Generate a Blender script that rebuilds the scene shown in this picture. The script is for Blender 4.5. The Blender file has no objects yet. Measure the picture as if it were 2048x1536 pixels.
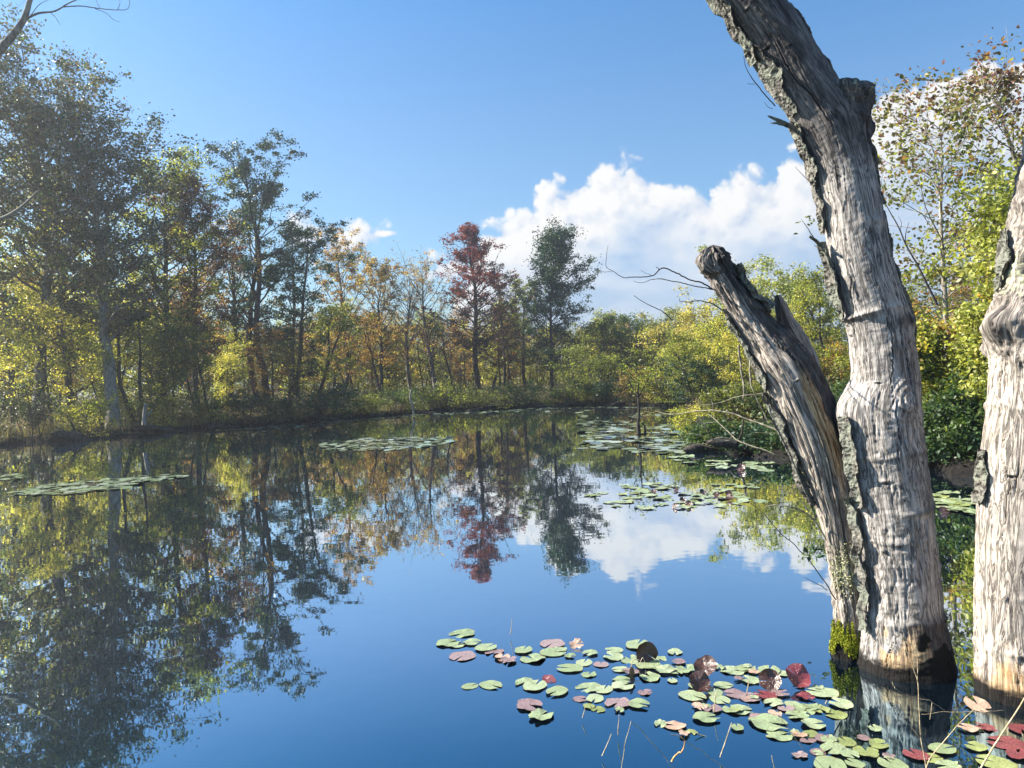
import bpy, math, random
import numpy as np
from mathutils import Vector, Matrix

# ---------------------------------------------------------------- camera, sky, sun
SC = bpy.context.scene
COL = SC.collection
R = math.radians
FPX = 1538.0
CAMZ = 1.70
PITCH, ROLL = R(-0.5), R(2.05)
_f = np.array([0, math.cos(PITCH), math.sin(PITCH)])
_r0 = np.array([1.0, 0, 0]); _u0 = np.cross(_r0, _f)
_r = math.cos(ROLL)*_r0 - math.sin(ROLL)*_u0
_u = math.sin(ROLL)*_r0 + math.cos(ROLL)*_u0
CAM = np.array([0, 0, CAMZ])
def ray(px, py):
    return _f + _r*((px-1024)/FPX) - _u*((py-768)/FPX)
def at(px, py, d):
    """point seen at photo pixel (px,py) at forward distance d"""
    return CAM + ray(px, py)*d
def gnd(px, py, z=0.0):
    d = ray(px, py); t = (z-CAMZ)/d[2]
    return CAM + d*t
def azel(px, py):
    d = ray(px, py); d = d/np.linalg.norm(d)
    return math.degrees(math.atan2(d[0], d[1])), math.degrees(math.asin(d[2]))

cd = bpy.data.cameras.new('camera')
cam = bpy.data.objects.new('camera', cd); COL.objects.link(cam)
cd.sensor_width = 36; cd.lens = 36*FPX/2048; cd.clip_start = 0.05; cd.clip_end = 3000
cam.matrix_world = Matrix(((_r[0], _u[0], -_f[0], CAM[0]), (_r[1], _u[1], -_f[1], CAM[1]), (_r[2], _u[2], -_f[2], CAM[2]), (0, 0, 0, 1)))
SC.camera = cam
SC.view_settings.view_transform = 'Standard'; SC.view_settings.look = 'None'
SC.view_settings.exposure = 1.5; SC.view_settings.gamma = 1

SUN_AZ, SUN_EL = -80.0, 37.0       # degrees clockwise from the view direction, degrees up
sd = bpy.data.lights.new('sun', 'SUN'); sun = bpy.data.objects.new('sun', sd); COL.objects.link(sun)
sd.energy = 5.0; sd.angle = R(0.5); sd.color = (1.0, 0.93, 0.80)
sdir = Vector((math.sin(R(SUN_AZ))*math.cos(R(SUN_EL)), math.cos(R(SUN_AZ))*math.cos(R(SUN_EL)), math.sin(R(SUN_EL))))
sun.rotation_euler = sdir.to_track_quat('Z', 'Y').to_euler()
SKY_STRENGTH = 0.115
SC.cycles.max_bounces = 5; SC.cycles.diffuse_bounces = 2; SC.cycles.glossy_bounces = 3; SC.cycles.transmission_bounces = 3; SC.cycles.caustics_reflective = False; SC.cycles.caustics_refractive = False

class E:
    """a node socket with arithmetic"""
    def __init__(s, nt, sock): s.nt, s.k = nt, sock
    def _m(s, op, *o, clamp=False):
        n = s.nt.nodes.new('ShaderNodeMath'); n.operation = op; n.use_clamp = clamp
        for i, v in enumerate((s,)+o):
            if isinstance(v, E): s.nt.links.new(v.k, n.inputs[i])
            else: n.inputs[i].default_value = v
        return E(s.nt, n.outputs[0])
    def __add__(s, o): return s._m('ADD', o)
    def __sub__(s, o): return s._m('SUBTRACT', o)
    def __mul__(s, o): return s._m('MULTIPLY', o)
    def __truediv__(s, o): return s._m('DIVIDE', o)
    def __rsub__(s, o): return (s*-1.0)+o
    __radd__ = __add__; __rmul__ = __mul__
    def abs(s): return s._m('ABSOLUTE')
    def pow(s, p): return s._m('POWER', p)
    def clamp(s): return s._m('ADD', 0.0, clamp=True)
    def max(s, o): return s._m('MAXIMUM', o)
    def min(s, o): return s._m('MINIMUM', o)
    def step(s, a, b):
        n = s.nt.nodes.new('ShaderNodeMapRange'); n.interpolation_type = 'SMOOTHSTEP'
        s.nt.links.new(s.k, n.inputs['Value'])
        n.inputs['From Min'].default_value = a; n.inputs['From Max'].default_value = b
        return E(s.nt, n.outputs[0])
def _set(nt, sock, v):
    if isinstance(v, E): nt.links.new(v.k, sock)
    elif isinstance(v, (tuple, list)) and len(v) == 3 and sock.type == 'RGBA': sock.default_value = (*v, 1)
    else: sock.default_value = v
def vscale(nt, v, s3):
    n = nt.nodes.new('ShaderNodeVectorMath'); n.operation = 'MULTIPLY'; nt.links.new(v.k, n.inputs[0]); n.inputs[1].default_value = s3
    return E(nt, n.outputs[0])
def vadd(nt, v, s3):
    n = nt.nodes.new('ShaderNodeVectorMath'); n.operation = 'ADD'; nt.links.new(v.k, n.inputs[0]); n.inputs[1].default_value = s3
    return E(nt, n.outputs[0])
def noise(nt, v, scale=1.0, detail=4.0, rough=0.5, dist=0.0, dim='3D'):
    n = nt.nodes.new('ShaderNodeTexNoise'); n.noise_dimensions = dim
    if v is not None: nt.links.new(v.k, n.inputs['Vector'])
    n.inputs['Scale'].default_value = scale; n.inputs['Detail'].default_value = detail
    n.inputs['Roughness'].default_value = rough; n.inputs['Distortion'].default_value = dist
    return E(nt, n.outputs['Fac'])
def voro(nt, v, scale, detail=0.0, smooth=None, feat='F1', dim='3D'):
    n = nt.nodes.new('ShaderNodeTexVoronoi'); n.voronoi_dimensions = dim
    n.feature = 'SMOOTH_F1' if smooth is not None else feat
    nt.links.new(v.k, n.inputs['Vector']); n.inputs['Scale'].default_value = scale
    if 'Detail' in n.inputs: n.inputs['Detail'].default_value = detail
    if smooth is not None: n.inputs['Smoothness'].default_value = smooth
    return E(nt, n.outputs['Distance'])
def mix(nt, f, a, b, mode='MIX'):
    n = nt.nodes.new('ShaderNodeMix'); n.data_type = 'RGBA'; n.blend_type = mode
    _set(nt, n.inputs[0], f); _set(nt, n.inputs[6], a); _set(nt, n.inputs[7], b)
    return E(nt, n.outputs[2])
def ramp(nt, f, stops, interp='LINEAR'):
    n = nt.nodes.new('ShaderNodeValToRGB'); n.color_ramp.interpolation = interp
    cr = n.color_ramp.elements
    while len(cr) < len(stops): cr.new(0.5)
    for e, (p, c) in zip(cr, stops): e.position = p; e.color = (*c, 1)
    nt.links.new(f.k, n.inputs[0]); return E(nt, n.outputs[0])
def sepxyz(nt, v):
    n = nt.nodes.new('ShaderNodeSeparateXYZ'); nt.links.new(v.k, n.inputs[0])
    return [E(nt, o) for o in n.outputs]

def build_world():
    w = bpy.data.worlds.new('World'); SC.world = w; w.use_nodes = True
    nt = w.node_tree; nt.nodes.clear()
    out = nt.nodes.new('ShaderNodeOutputWorld'); bg = nt.nodes.new('ShaderNodeBackground')
    nt.links.new(bg.outputs[0], out.inputs[0]); bg.inputs[1].default_value = SKY_STRENGTH
    sky = nt.nodes.new('ShaderNodeTexSky'); sky.sky_type = 'NISHITA'; sky.sun_disc = False
    sky.sun_elevation = R(SUN_EL); sky.sun_rotation = R(SUN_AZ); sky.air_density = 1.25; sky.dust_density = 0.9; sky.ozone_density = 3.0
    tc = nt.nodes.new('ShaderNodeTexCoord'); d = E(nt, tc.outputs['Generated'])
    # cloud bank: its top edge as elevation over azimuth
    top = [(930, 560), (955, 470), (1000, 425), (1050, 380), (1100, 350), (1160, 348), (1215, 318), (1262, 314), (1318, 326), (1365, 346), (1440, 350),
           (1500, 340), (1560, 330), (1610, 300), (1680, 262), (1735, 210), (1790, 178), (1850, 158), (1900, 136), (1980, 120), (2048, 130)]
    pts = [azel(*p) for p in top]
    U0, U1, V1 = -60.0, 110.0, 60.0
    pts = [(-60, 0.0), (-30, 0.0), (-10, 0.0), (-6.0, 2.0)] + pts + [(48, 24), (62, 16), (80, 7), (110, 0.0)]
    def body(vec):
        x, y, z = sepxyz(nt, vec)
        u = x._m('ARCTAN2', y)*57.2958; v = z._m('ARCSINE')*57.2958
        cv = nt.nodes.new('ShaderNodeCombineXYZ'); nt.links.new(u.k, cv.inputs[0]); nt.links.new(v.k, cv.inputs[1]); cv = E(nt, cv.outputs[0])
        lo = noise(nt, cv, 0.12, 1.0, 0.5, dim='2D')-0.5
        n1 = noise(nt, cv, 0.28, 5.0, 0.58, dim='2D')-0.5
        wv = nt.nodes.new('ShaderNodeCombineXYZ'); nt.links.new((u+n1*2.2).k, wv.inputs[0]); nt.links.new((v-n1*1.6).k, wv.inputs[1]); wv = E(nt, wv.outputs[0])
        vo = 0.45-voro(nt, wv, 0.42, 1.0, dim='2D')*1.0-voro(nt, wv, 1.15, 1.0, dim='2D')*0.35
        uu = u+lo*3.0
        fc = nt.nodes.new('ShaderNodeFloatCurve'); c = fc.mapping.curves[0]
        P = [((a-U0)/(U1-U0), max(b, 0)/V1) for a, b in pts]
        c.points[0].location = P[0]; c.points[1].location = P[-1]
        for p in P[1:-1]: c.points.new(*p)
        fc.mapping.update(); fc.inputs['Factor'].default_value = 1
        nt.links.new(((uu-U0)*(1/(U1-U0))).k, fc.inputs['Value'])
        t = E(nt, fc.outputs[0])*V1+0.6
        D = t-v+n1*2.3+vo*1.9
        # separate small puffs
        for (px, py, a, b) in ((700, 472, 3.0, 1.9), (762, 468, 1.3, 0.35), (628, 470, 2.4, 2.0), (866, 512, 2.3, 1.4), (900, 540, 3.2, 1.2), (1590, 292, 1.2, .5)):
            az, el = azel(px, py)
            q = (((u-az)/a).pow(2.0)+((v-el)/b).pow(2.0)).pow(0.5)
            D = D.max((1.0-q)*1.8+n1*2.6+vo*1.3)
        return D, u, v
    sh = (-0.015, -0.003, 0.016)
    D, u, v = body(d)
    D2, _, _ = body(vadd(nt, d, sh))
    lit = (0.40+(D-D2)*0.42).clamp()
    m = D.step(-0.12, 0.75)
    big = noise(nt, vscale(nt, d, (1, 1, 1.8)), 7.0, 3.0, 0.55)
    wisp = noise(nt, vscale(nt, d, (3, 3, 9)), 2.6, 3.0, 0.55)
    deep = (D+(big-0.5)*10).step(2.5, 9.0)
    c_lit = mix(nt, lit, (0.56, 0.67, 0.86), (1.04, 1.02, 0.99))
    c_deep = mix(nt, wisp.step(0.38, 0.68), (0.36, 0.56, 0.84), (0.66, 0.77, 0.93))
    c = mix(nt, deep, c_lit, c_deep)
    # bright veil close to the horizon
    low = v.step(9.0, 1.0)
    c = mix(nt, low*0.6, c, (0.80, 0.87, 0.95))
    k = nt.nodes.new('ShaderNodeVectorMath'); k.operation = 'SCALE'; nt.links.new(c.k, k.inputs[0]); k.inputs['Scale'].default_value = 0.365/SKY_STRENGTH
    skyc = mix(nt, 1.0, E(nt, sky.outputs[0]), mix(nt, v.step(14.0, 34.0), (0.36, 0.475, 0.57), (0.205, 0.46, 0.625)), 'MULTIPLY')
    col = mix(nt, m*0.96, skyc, E(nt, k.outputs[0]))
    nt.links.new(col.k, bg.inputs[0])
build_world()

# ---------------------------------------------------------------- numpy noise
def _hash(ix, iy, iz, seed):
    h = (ix.astype(np.int64)*374761393 + iy.astype(np.int64)*668265263 + iz.astype(np.int64)*2147483647 + seed*1274126177) & 0xffffffff
    h = ((h ^ (h >> 13))*1274126177) & 0xffffffff
    h = ((h ^ (h >> 16))*2246822519) & 0xffffffff
    return ((h ^ (h >> 15)) & 0xffff)/65535.0
def vnoise(p, seed=0):
    p = np.asarray(p, float); i = np.floor(p).astype(np.int64); f = p-i; f = f*f*(3-2*f)
    r = 0
    for dx in (0, 1):
        for dy in (0, 1):
            for dz in (0, 1):
                w = (f[..., 0] if dx else 1-f[..., 0])*(f[..., 1] if dy else 1-f[..., 1])*(f[..., 2] if dz else 1-f[..., 2])
                r = r + w*_hash(i[..., 0]+dx, i[..., 1]+dy, i[..., 2]+dz, seed)
    return r-0.5
def fbm(p, oct=4, seed=0):
    r = 0; a = 1.0; p = np.asarray(p, float)
    for o in range(oct): r = r + a*vnoise(p*(2.03**o)+o*17.3, seed+o); a *= 0.52
    return r

# ---------------------------------------------------------------- objects
def tag(o, label=None, cat=None, group=None, kind=None):
    if label: o['label'] = label
    if cat: o['category'] = cat
    if group: o['group'] = group
    if kind: o['kind'] = kind
    return o
def empty(name, loc, rz=0.0):
    o = bpy.data.objects.new(name, None); COL.objects.link(o); o.location = loc; o.rotation_euler = (0, 0, rz); o.empty_display_size = 0.2
    return o
def mesh_np(name, V, F, mat=None, smooth=False, attrs=None):
    """V (n,3); F list of (m,k) int arrays (k = 3 or 4)"""
    me = bpy.data.meshes.new(name); V = np.asarray(V, np.float32)
    if not isinstance(F, list): F = [F]
    F = [np.asarray(f, np.int32) for f in F if len(f)]
    me.vertices.add(len(V)); me.vertices.foreach_set('co', V.ravel())
    nl = sum(f.size for f in F); me.loops.add(nl)
    me.loops.foreach_set('vertex_index', np.concatenate([f.ravel() for f in F]))
    st = []; tot = []; c = 0
    for f in F:
        n, k = f.shape; st.append(c+np.arange(n)*k); tot.append(np.full(n, k)); c += n*k
    me.polygons.add(sum(len(f) for f in F))
    me.polygons.foreach_set('loop_start', np.concatenate(st).astype(np.int32))
    try: me.polygons.foreach_set('loop_total', np.concatenate(tot).astype(np.int32))
    except Exception: pass
    me.update(calc_edges=True)
    if smooth: me.polygons.foreach_set('use_smooth', np.ones(len(me.polygons), bool))
    if attrs:
        for k, a in attrs.items():
            a = np.asarray(a, np.float32)
            if a.ndim == 2: at_ = me.attributes.new(k, 'FLOAT_VECTOR', 'POINT'); at_.data.foreach_set('vector', a.ravel())
            else: at_ = me.attributes.new(k, 'FLOAT', 'POINT'); at_.data.foreach_set('value', a)
    if mat: me.materials.append(mat)
    me.validate(); return me
def ob(name, me, parent=None, loc=None):
    o = bpy.data.objects.new(name, me); COL.objects.link(o)
    if parent: o.parent = parent
    if loc is not None: o.location = loc
    return o
def children(o): return [c for c in bpy.data.objects if c.parent == o]
def copy_thing(o, kids, loc, rz, sc):
    c = o.copy(); COL.objects.link(c); c.location = loc; c.rotation_euler = (0, 0, rz); c.scale = sc
    for k in kids:
        q = k.copy(); COL.objects.link(q); q.parent = c
    return c

# ---------------------------------------------------------------- materials
MATS = {}
def new_mat(name):
    m = bpy.data.materials.new(name); m.use_nodes = True; nt = m.node_tree; nt.nodes.clear()
    out = nt.nodes.new('ShaderNodeOutputMaterial'); MATS[name] = m
    return m, nt, out
def principled(nt, out, col, rough=0.8, spec=0.3, bump=None, bdist=0.01, bstr=1.0):
    b = nt.nodes.new('ShaderNodeBsdfPrincipled'); _set(nt, b.inputs['Base Color'], col); _set(nt, b.inputs['Roughness'], rough)
    b.inputs['Specular IOR Level'].default_value = spec
    if bump is not None:
        bn = nt.nodes.new('ShaderNodeBump'); bn.inputs['Distance'].default_value = bdist; bn.inputs['Strength'].default_value = bstr
        nt.links.new(bump.k, bn.inputs['Height']); nt.links.new(bn.outputs[0], b.inputs['Normal'])
    nt.links.new(b.outputs[0], out.inputs[0]); return b
def objco(nt): return E(nt, nt.nodes.new('ShaderNodeTexCoord').outputs['Object'])
def pos(nt): return E(nt, nt.nodes.new('ShaderNodeNewGeometry').outputs['Position'])
def island(nt): return E(nt, nt.nodes.new('ShaderNodeNewGeometry').outputs['Random Per Island'])

def leaf_mat(name, cols, top=None, ztop=(0, 1), trans=0.58, clump=1.1, rough=0.42):
    m, nt, out = new_mat(name)
    oc = objco(nt); isl = island(nt)
    n = noise(nt, oc, clump, 2.0, 0.5).step(0.3, 0.7)
    f = (n*0.62+isl*0.38)
    st = [((i+0.15)/(len(cols)-0.7), c) for i, c in enumerate(cols)] if len(cols) > 1 else [(0, cols[0])]
    c = ramp(nt, f, st)
    if top:
        z = sepxyz(nt, oc)[2]+(isl-0.5)*1.6+(n-0.5)*1.8
        c = mix(nt, z.step(*ztop), c, ramp(nt, isl, [(0, top[0]), (1, top[1])]))
    v = (isl*7.31)._m('FRACT')
    hs = nt.nodes.new('ShaderNodeHueSaturation'); nt.links.new(c.k, hs.inputs['Color']); nt.links.new((v*0.95+0.5).k, hs.inputs['Value'])
    hs.inputs['Saturation'].default_value = 1.0
    cc = E(nt, hs.outputs[0])
    d = nt.nodes.new('ShaderNodeBsdfPrincipled'); nt.links.new(cc.k, d.inputs['Base Color']); d.inputs['Roughness'].default_value = rough; d.inputs['Specular IOR Level'].default_value = 0.35
    t = nt.nodes.new('ShaderNodeBsdfTranslucent'); tcol = mix(nt, 1.0, cc, (1.5, 1.55, 0.7), 'MULTIPLY'); nt.links.new(tcol.k, t.inputs[0])
    mx = nt.nodes.new('ShaderNodeMixShader'); mx.inputs[0].default_value = trans
    nt.links.new(d.outputs[0], mx.inputs[1]); nt.links.new(t.outputs[0], mx.inputs[2]); nt.links.new(mx.outputs[0], out.inputs[0])
    return m
DG = (0.022, 0.050, 0.020); DG2 = (0.040, 0.085, 0.030); GG = (0.07, 0.11, 0.035); OL = (0.15, 0.16, 0.05)
YG = (0.31, 0.33, 0.07); YL = (0.53, 0.45, 0.14); OR = (0.40, 0.20, 0.07); BR = (0.13, 0.075, 0.04); RD = (0.24, 0.04, 0.045); PU = (0.10, 0.03, 0.05); TN = (0.30, 0.23, 0.12)
leaf_mat('leaf_dark', [DG, DG, DG2, (0.05, 0.08, 0.03)], trans=0.2)
leaf_mat('leaf_greygreen', [DG, DG2, (0.05, 0.075, 0.04), BR, GG, OL], trans=0.34)
leaf_mat('leaf_green', [DG2, GG, GG, YG], trans=0.42)
leaf_mat('leaf_olive', [GG, OL, OL, YG])
leaf_mat('leaf_yellowgreen', [GG, OL, YG, YL], clump=1.4)
leaf_mat('leaf_yellow', [OL, YG, YL, YL], clump=1.4)
leaf_mat('leaf_gold', [OL, YG, YL, YL, (0.46, 0.30, 0.08)], clump=1.0, trans=0.42)
leaf_mat('leaf_orange', [OL, BR, OR, YL], clump=1.3)
leaf_mat('leaf_sparse', [BR, OL, OR, TN, YL], clump=1.3)
leaf_mat('leaf_maple', [DG, DG, PU, DG2], top=((0.13, 0.025, 0.035), (0.24, 0.055, 0.05)), ztop=(5.4, 7.6), trans=0.4)
leaf_mat('leaf_darkmaple', [DG, BR, PU, OR], trans=0.4)
leaf_mat('leaf_right', [GG, OL, YG, OL, BR, OR], top=((0.17, 0.14, 0.07), (0.24, 0.09, 0.09)), ztop=(4.4, 8.6), clump=1.2)
leaf_mat('leaf_vine', [GG, YG, YG, YL], clump=1.0, trans=0.34)
leaf_mat('leaf_nearshrub', [DG2, GG, YG, YL, OR], clump=0.9)
leaf_mat('leaf_redshrub', [OL, YG, OL, OR, YL], clump=1.5)
leaf_mat('leaf_litter', [BR, TN, OL, TN, (0.22, 0.13, 0.07)], clump=0.6, trans=0.2)
leaf_mat('leaf_weed', [DG2, GG, OL, BR, TN], clump=0.5, trans=0.25)
leaf_mat('grass_dry', [BR, TN, TN, OL], clump=0.5, trans=0.2)

def bark_mat(name, a, b, lich=0.0):
    m, nt, out = new_mat(name); oc = objco(nt)
    n = noise(nt, vscale(nt, oc, (1, 1, 0.25)), 18, 6, 0.6); p = noise(nt, oc, 2.5, 3, 0.5)
    c = mix(nt, n.step(0.35, 0.65), a, b)
    if lich: c = mix(nt, p.step(0.52, 0.62)*lich, c, (0.33, 0.36, 0.30))
    principled(nt, out, c, 0.9, 0.15, n, 0.02); return m
bark_mat('bark_dark', (0.025, 0.021, 0.02), (0.085, 0.072, 0.062))
bark_mat('bark_grey', (0.07, 0.06, 0.052), (0.20, 0.18, 0.16), 0.5)
bark_mat('bark_pale', (0.16, 0.14, 0.12), (0.38, 0.34, 0.29), 0.3)

# ---------------------------------------------------------------- shoreline, ground, water
SHORE = [tuple(gnd(*p)[:2]) for p in ((0, 893), (60, 884), (140, 886), (260, 868), (400, 858), (520, 852), (620, 843), (760, 833), (850, 824), (960, 821), (1060, 814), (1200, 810), (1310, 812))]
SHORE += [(8.6, 37.5), (7.4, 32), (6.2, 27), (5.2, 22.5), (4.2, 18.4)]
SHORE += [tuple(gnd(*p)[:2]) for p in ((1385, 897), (1440, 906), (1520, 914), (1640, 922), (1760, 936), (1860, 948), (1960, 962), (2060, 972))]
SHORE += [(11, 10.2), (16, 9), (19, 5), (14, 3.2), (7.5, 2.5), (3.2, 2.05), (-1, 1.95), (-4, 1.6), (-9, 0.6), (-16, -1), (-30, -2), (-42, 0), (-40, 6), (-30, 13.5), (-23, 20)]
SH = np.array(SHORE)
def sdist(x, y):
    """signed distance to the pond edge, positive on land"""
    x = np.asarray(x, float); y = np.asarray(y, float); best = np.full(x.shape, 1e9); inside = np.zeros(x.shape, bool)
    n = len(SH)
    for i in range(n):
        a = SH[i]; b = SH[(i+1) % n]; ab = b-a
        t = np.clip(((x-a[0])*ab[0]+(y-a[1])*ab[1])/(ab@ab), 0, 1)
        best = np.minimum(best, np.hypot(x-a[0]-t*ab[0], y-a[1]-t*ab[1]))
        c = ((a[1] > y) != (b[1] > y)) & (x < (b[0]-a[0])*(y-a[1])/((b[1]-a[1])+1e-12)+a[0])
        inside ^= c
    return np.where(inside, -best, best)
def ground_z(x, y):
    x = np.asarray(x, float); y = np.asarray(y, float)
    p = np.stack([x, y, np.zeros_like(x)], -1)
    s = sdist(x, y)+fbm(p*0.9, 3, 5)*0.55+fbm(p*3.1, 3, 9)*0.34
    rim = np.clip((s+0.05)/0.35, 0, 1); rim = rim*rim*(3-2*rim)
    z = -0.7+rim*0.85+np.clip(s, 0, 6)*0.035+np.clip(s-4, 0, 30)*0.012
    z += fbm(p*1.6, 3, 21)*0.16*rim+fbm(p*4.5, 3, 33)*0.17*rim
    near = np.exp(-(np.hypot(x, y)/3.0)**2)
    return z*(1-near*0.35)-near*0.02
def gz(x, y): return float(ground_z(np.array([x]), np.array([y]))[0])

def warp(n, L, dense, c):
    t = np.linspace(-1, 1, n); return c+dense*t+(L-dense)*np.sign(t)*np.abs(t)**5
def build_ground():
    xs = warp(420, 420, 46, -3); ys = warp(420, 420, 46, 26)
    X, Y = np.meshgrid(xs, ys); Z = ground_z(X, Y)
    V = np.stack([X, Y, Z], -1).reshape(-1, 3); n = len(xs)
    i = np.arange(len(V)).reshape(len(ys), n)
    F = np.stack([i[:-1, :-1], i[:-1, 1:], i[1:, 1:], i[1:, :-1]], -1).reshape(-1, 4)
    m, nt, out = new_mat('ground'); p = pos(nt)
    n1 = noise(nt, p, 1.2, 5, 0.6); n2 = noise(nt, p, 14, 5, 0.65); z = sepxyz(nt, p)[2]
    lit = ramp(nt, n2, [(0.25, (0.05, 0.035, 0.02)), (0.5, (0.16, 0.11, 0.06)), (0.7, (0.26, 0.19, 0.11))])
    grs = mix(nt, n1.step(0.45, 0.6), lit, (0.06, 0.075, 0.03))
    mud = mix(nt, n2.step(0.35, 0.7), (0.005, 0.0045, 0.0045), (0.022, 0.018, 0.014))
    c = mix(nt, (z+(n1-0.5)*0.20).step(0.26, 0.42), mud, grs)
    principled(nt, out, c, 0.9, 0.2, n2, 0.05)
    tag(ob('ground', mesh_np('ground', V, F, m, True)), kind='structure')
build_ground()

def build_water():
    m, nt, out = new_mat('water'); p = pos(nt)
    n = noise(nt, vscale(nt, p, (1, 1, 1)), 1.3, 3, 0.55)*1.0+noise(nt, p, 7, 2, 0.5)*0.05
    bn = nt.nodes.new('ShaderNodeBump'); bn.inputs['Distance'].default_value = 0.0016; nt.links.new(n.k, bn.inputs['Height'])
    lw = nt.nodes.new('ShaderNodeLayerWeight'); lw.inputs['Blend'].default_value = 0.5; nt.links.new(bn.outputs[0], lw.inputs['Normal'])
    rc = ramp(nt, E(nt, lw.outputs['Facing']), [(0, (.02, .04, .06)), (.45, (.07, .18, .25)), (.568, (.22, .38, .45)), (.70, (.60, .67, .74)), (.82, (.82, .86, .89)), (1, (.97, .98, .98))])
    gl = nt.nodes.new('ShaderNodeBsdfGlossy'); gl.inputs['Roughness'].default_value = 0.012; nt.links.new(bn.outputs[0], gl.inputs['Normal']); nt.links.new(rc.k, gl.inputs['Color'])
    df = nt.nodes.new('ShaderNodeBsdfDiffuse'); df.inputs['Color'].default_value = (0.0006, 0.002, 0.004, 1)
    ad = nt.nodes.new('ShaderNodeAddShader'); nt.links.new(df.outputs[0], ad.inputs[0]); nt.links.new(gl.outputs[0], ad.inputs[1]); nt.links.new(ad.outputs[0], out.inputs[0])
    V = [(-60, -8, 0), (30, -8, 0), (30, 70, 0), (-60, 70, 0)]
    tag(ob('pond_water', mesh_np('pond_water', V, np.array([[0, 1, 2, 3]]), m)), kind='structure')
build_water()

# ---------------------------------------------------------------- tubes and trees
class Tubes:
    def __init__(s): s.V = []; s.F = []; s.n = 0; s.T = []
    def add(s, P, rad, m=5, cap=True):
        P = np.asarray(P, float); k = len(P); rad = np.broadcast_to(np.asarray(rad, float), (k,))
        T = np.gradient(P, axis=0); T /= np.linalg.norm(T, axis=1)[:, None]+1e-9
        ref = np.array([0.31, -0.85, 0.1]) if abs(T[0, 1]) < 0.8 else np.array([1.0, 0, 0.1])
        A = np.cross(T, ref); A /= np.linalg.norm(A, axis=1)[:, None]+1e-9; B = np.cross(T, A)
        an = np.arange(m)*2*math.pi/m
        ring = P[:, None, :]+rad[:, None, None]*(np.cos(an)[None, :, None]*A[:, None, :]+np.sin(an)[None, :, None]*B[:, None, :])
        s.V.append(ring.reshape(-1, 3)); i = s.n+np.arange(k*m).reshape(k, m); j = np.roll(i, -1, axis=1)
        s.F.append(np.stack([i[:-1], j[:-1], j[1:], i[1:]], -1).reshape(-1, 4)); s.n += k*m
        if cap:
            s.V.append(P[-1:]+T[-1:]*rad[-1]*0.6); s.T.append(np.stack([i[-1], j[-1], np.full(m, s.n)], -1)); s.n += 1
    def mesh(s, name, mat, smooth=True):
        return mesh_np(name, np.concatenate(s.V), [np.concatenate(s.F)]+([np.concatenate(s.T)] if s.T else []), mat, smooth)

def leaves_mesh(name, C, size, rng, mat, fold=0.25, aspect=0.62, droop=0.0, six=False):
    """one small folded blade per centre"""
    n = len(C); a = rng.normal(size=(n, 3)); a[:, 2] = a[:, 2]*0.7-droop; a /= np.linalg.norm(a, axis=1)[:, None]
    b = rng.normal(size=(n, 3)); b -= (b*a).sum(1)[:, None]*a; b /= np.linalg.norm(b, axis=1)[:, None]; c = np.cross(a, b)
    s = (size*rng.uniform(0.65, 1.3, n))[:, None]; w = s*aspect*0.5*rng.uniform(0.8, 1.2, n)[:, None]
    t0 = C-a*s*0.5; t1 = C+a*s*0.5+c*s*rng.uniform(-.2, .2, (n, 1)); mid = C-a*s*0.08
    l = mid-b*w+c*w*fold; r = mid+b*w+c*w*fold
    if six:
        l2 = C+a*s*0.24-b*w*0.72+c*w*fold; r2 = C+a*s*0.24+b*w*0.72+c*w*fold
        V = np.stack([t0, r, r2, t1, l2, l], 1).reshape(-1, 3); i = np.arange(n)[:, None]*6
        F = [np.concatenate([i+np.array([[0, 1, 2, 3]]), i+np.array([[0, 3, 4, 5]])])]
    else:
        V = np.stack([t0, r, t1, l], 1).reshape(-1, 3); i = np.arange(n)[:, None]*4
        F = [np.concatenate([i+np.array([[0, 1, 2]]), i+np.array([[0, 2, 3]])])]
    return mesh_np(name, V, F, mat)

def curve_pts(p, d, L, k, rng, wob=0.12, up=0.0):
    pts = [np.array(p, float)]; d = np.array(d, float); d /= np.linalg.norm(d)
    for i in range(k):
        d = d+rng.normal(size=3)*wob+np.array([0, 0, up]); d /= np.linalg.norm(d); pts.append(pts[-1]+d*L/k)
    return np.array(pts)
def interp(P, t):
    f = t*(len(P)-1); i = min(int(f), len(P)-2); return P[i]+(P[i+1]-P[i])*(f-i)

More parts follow.
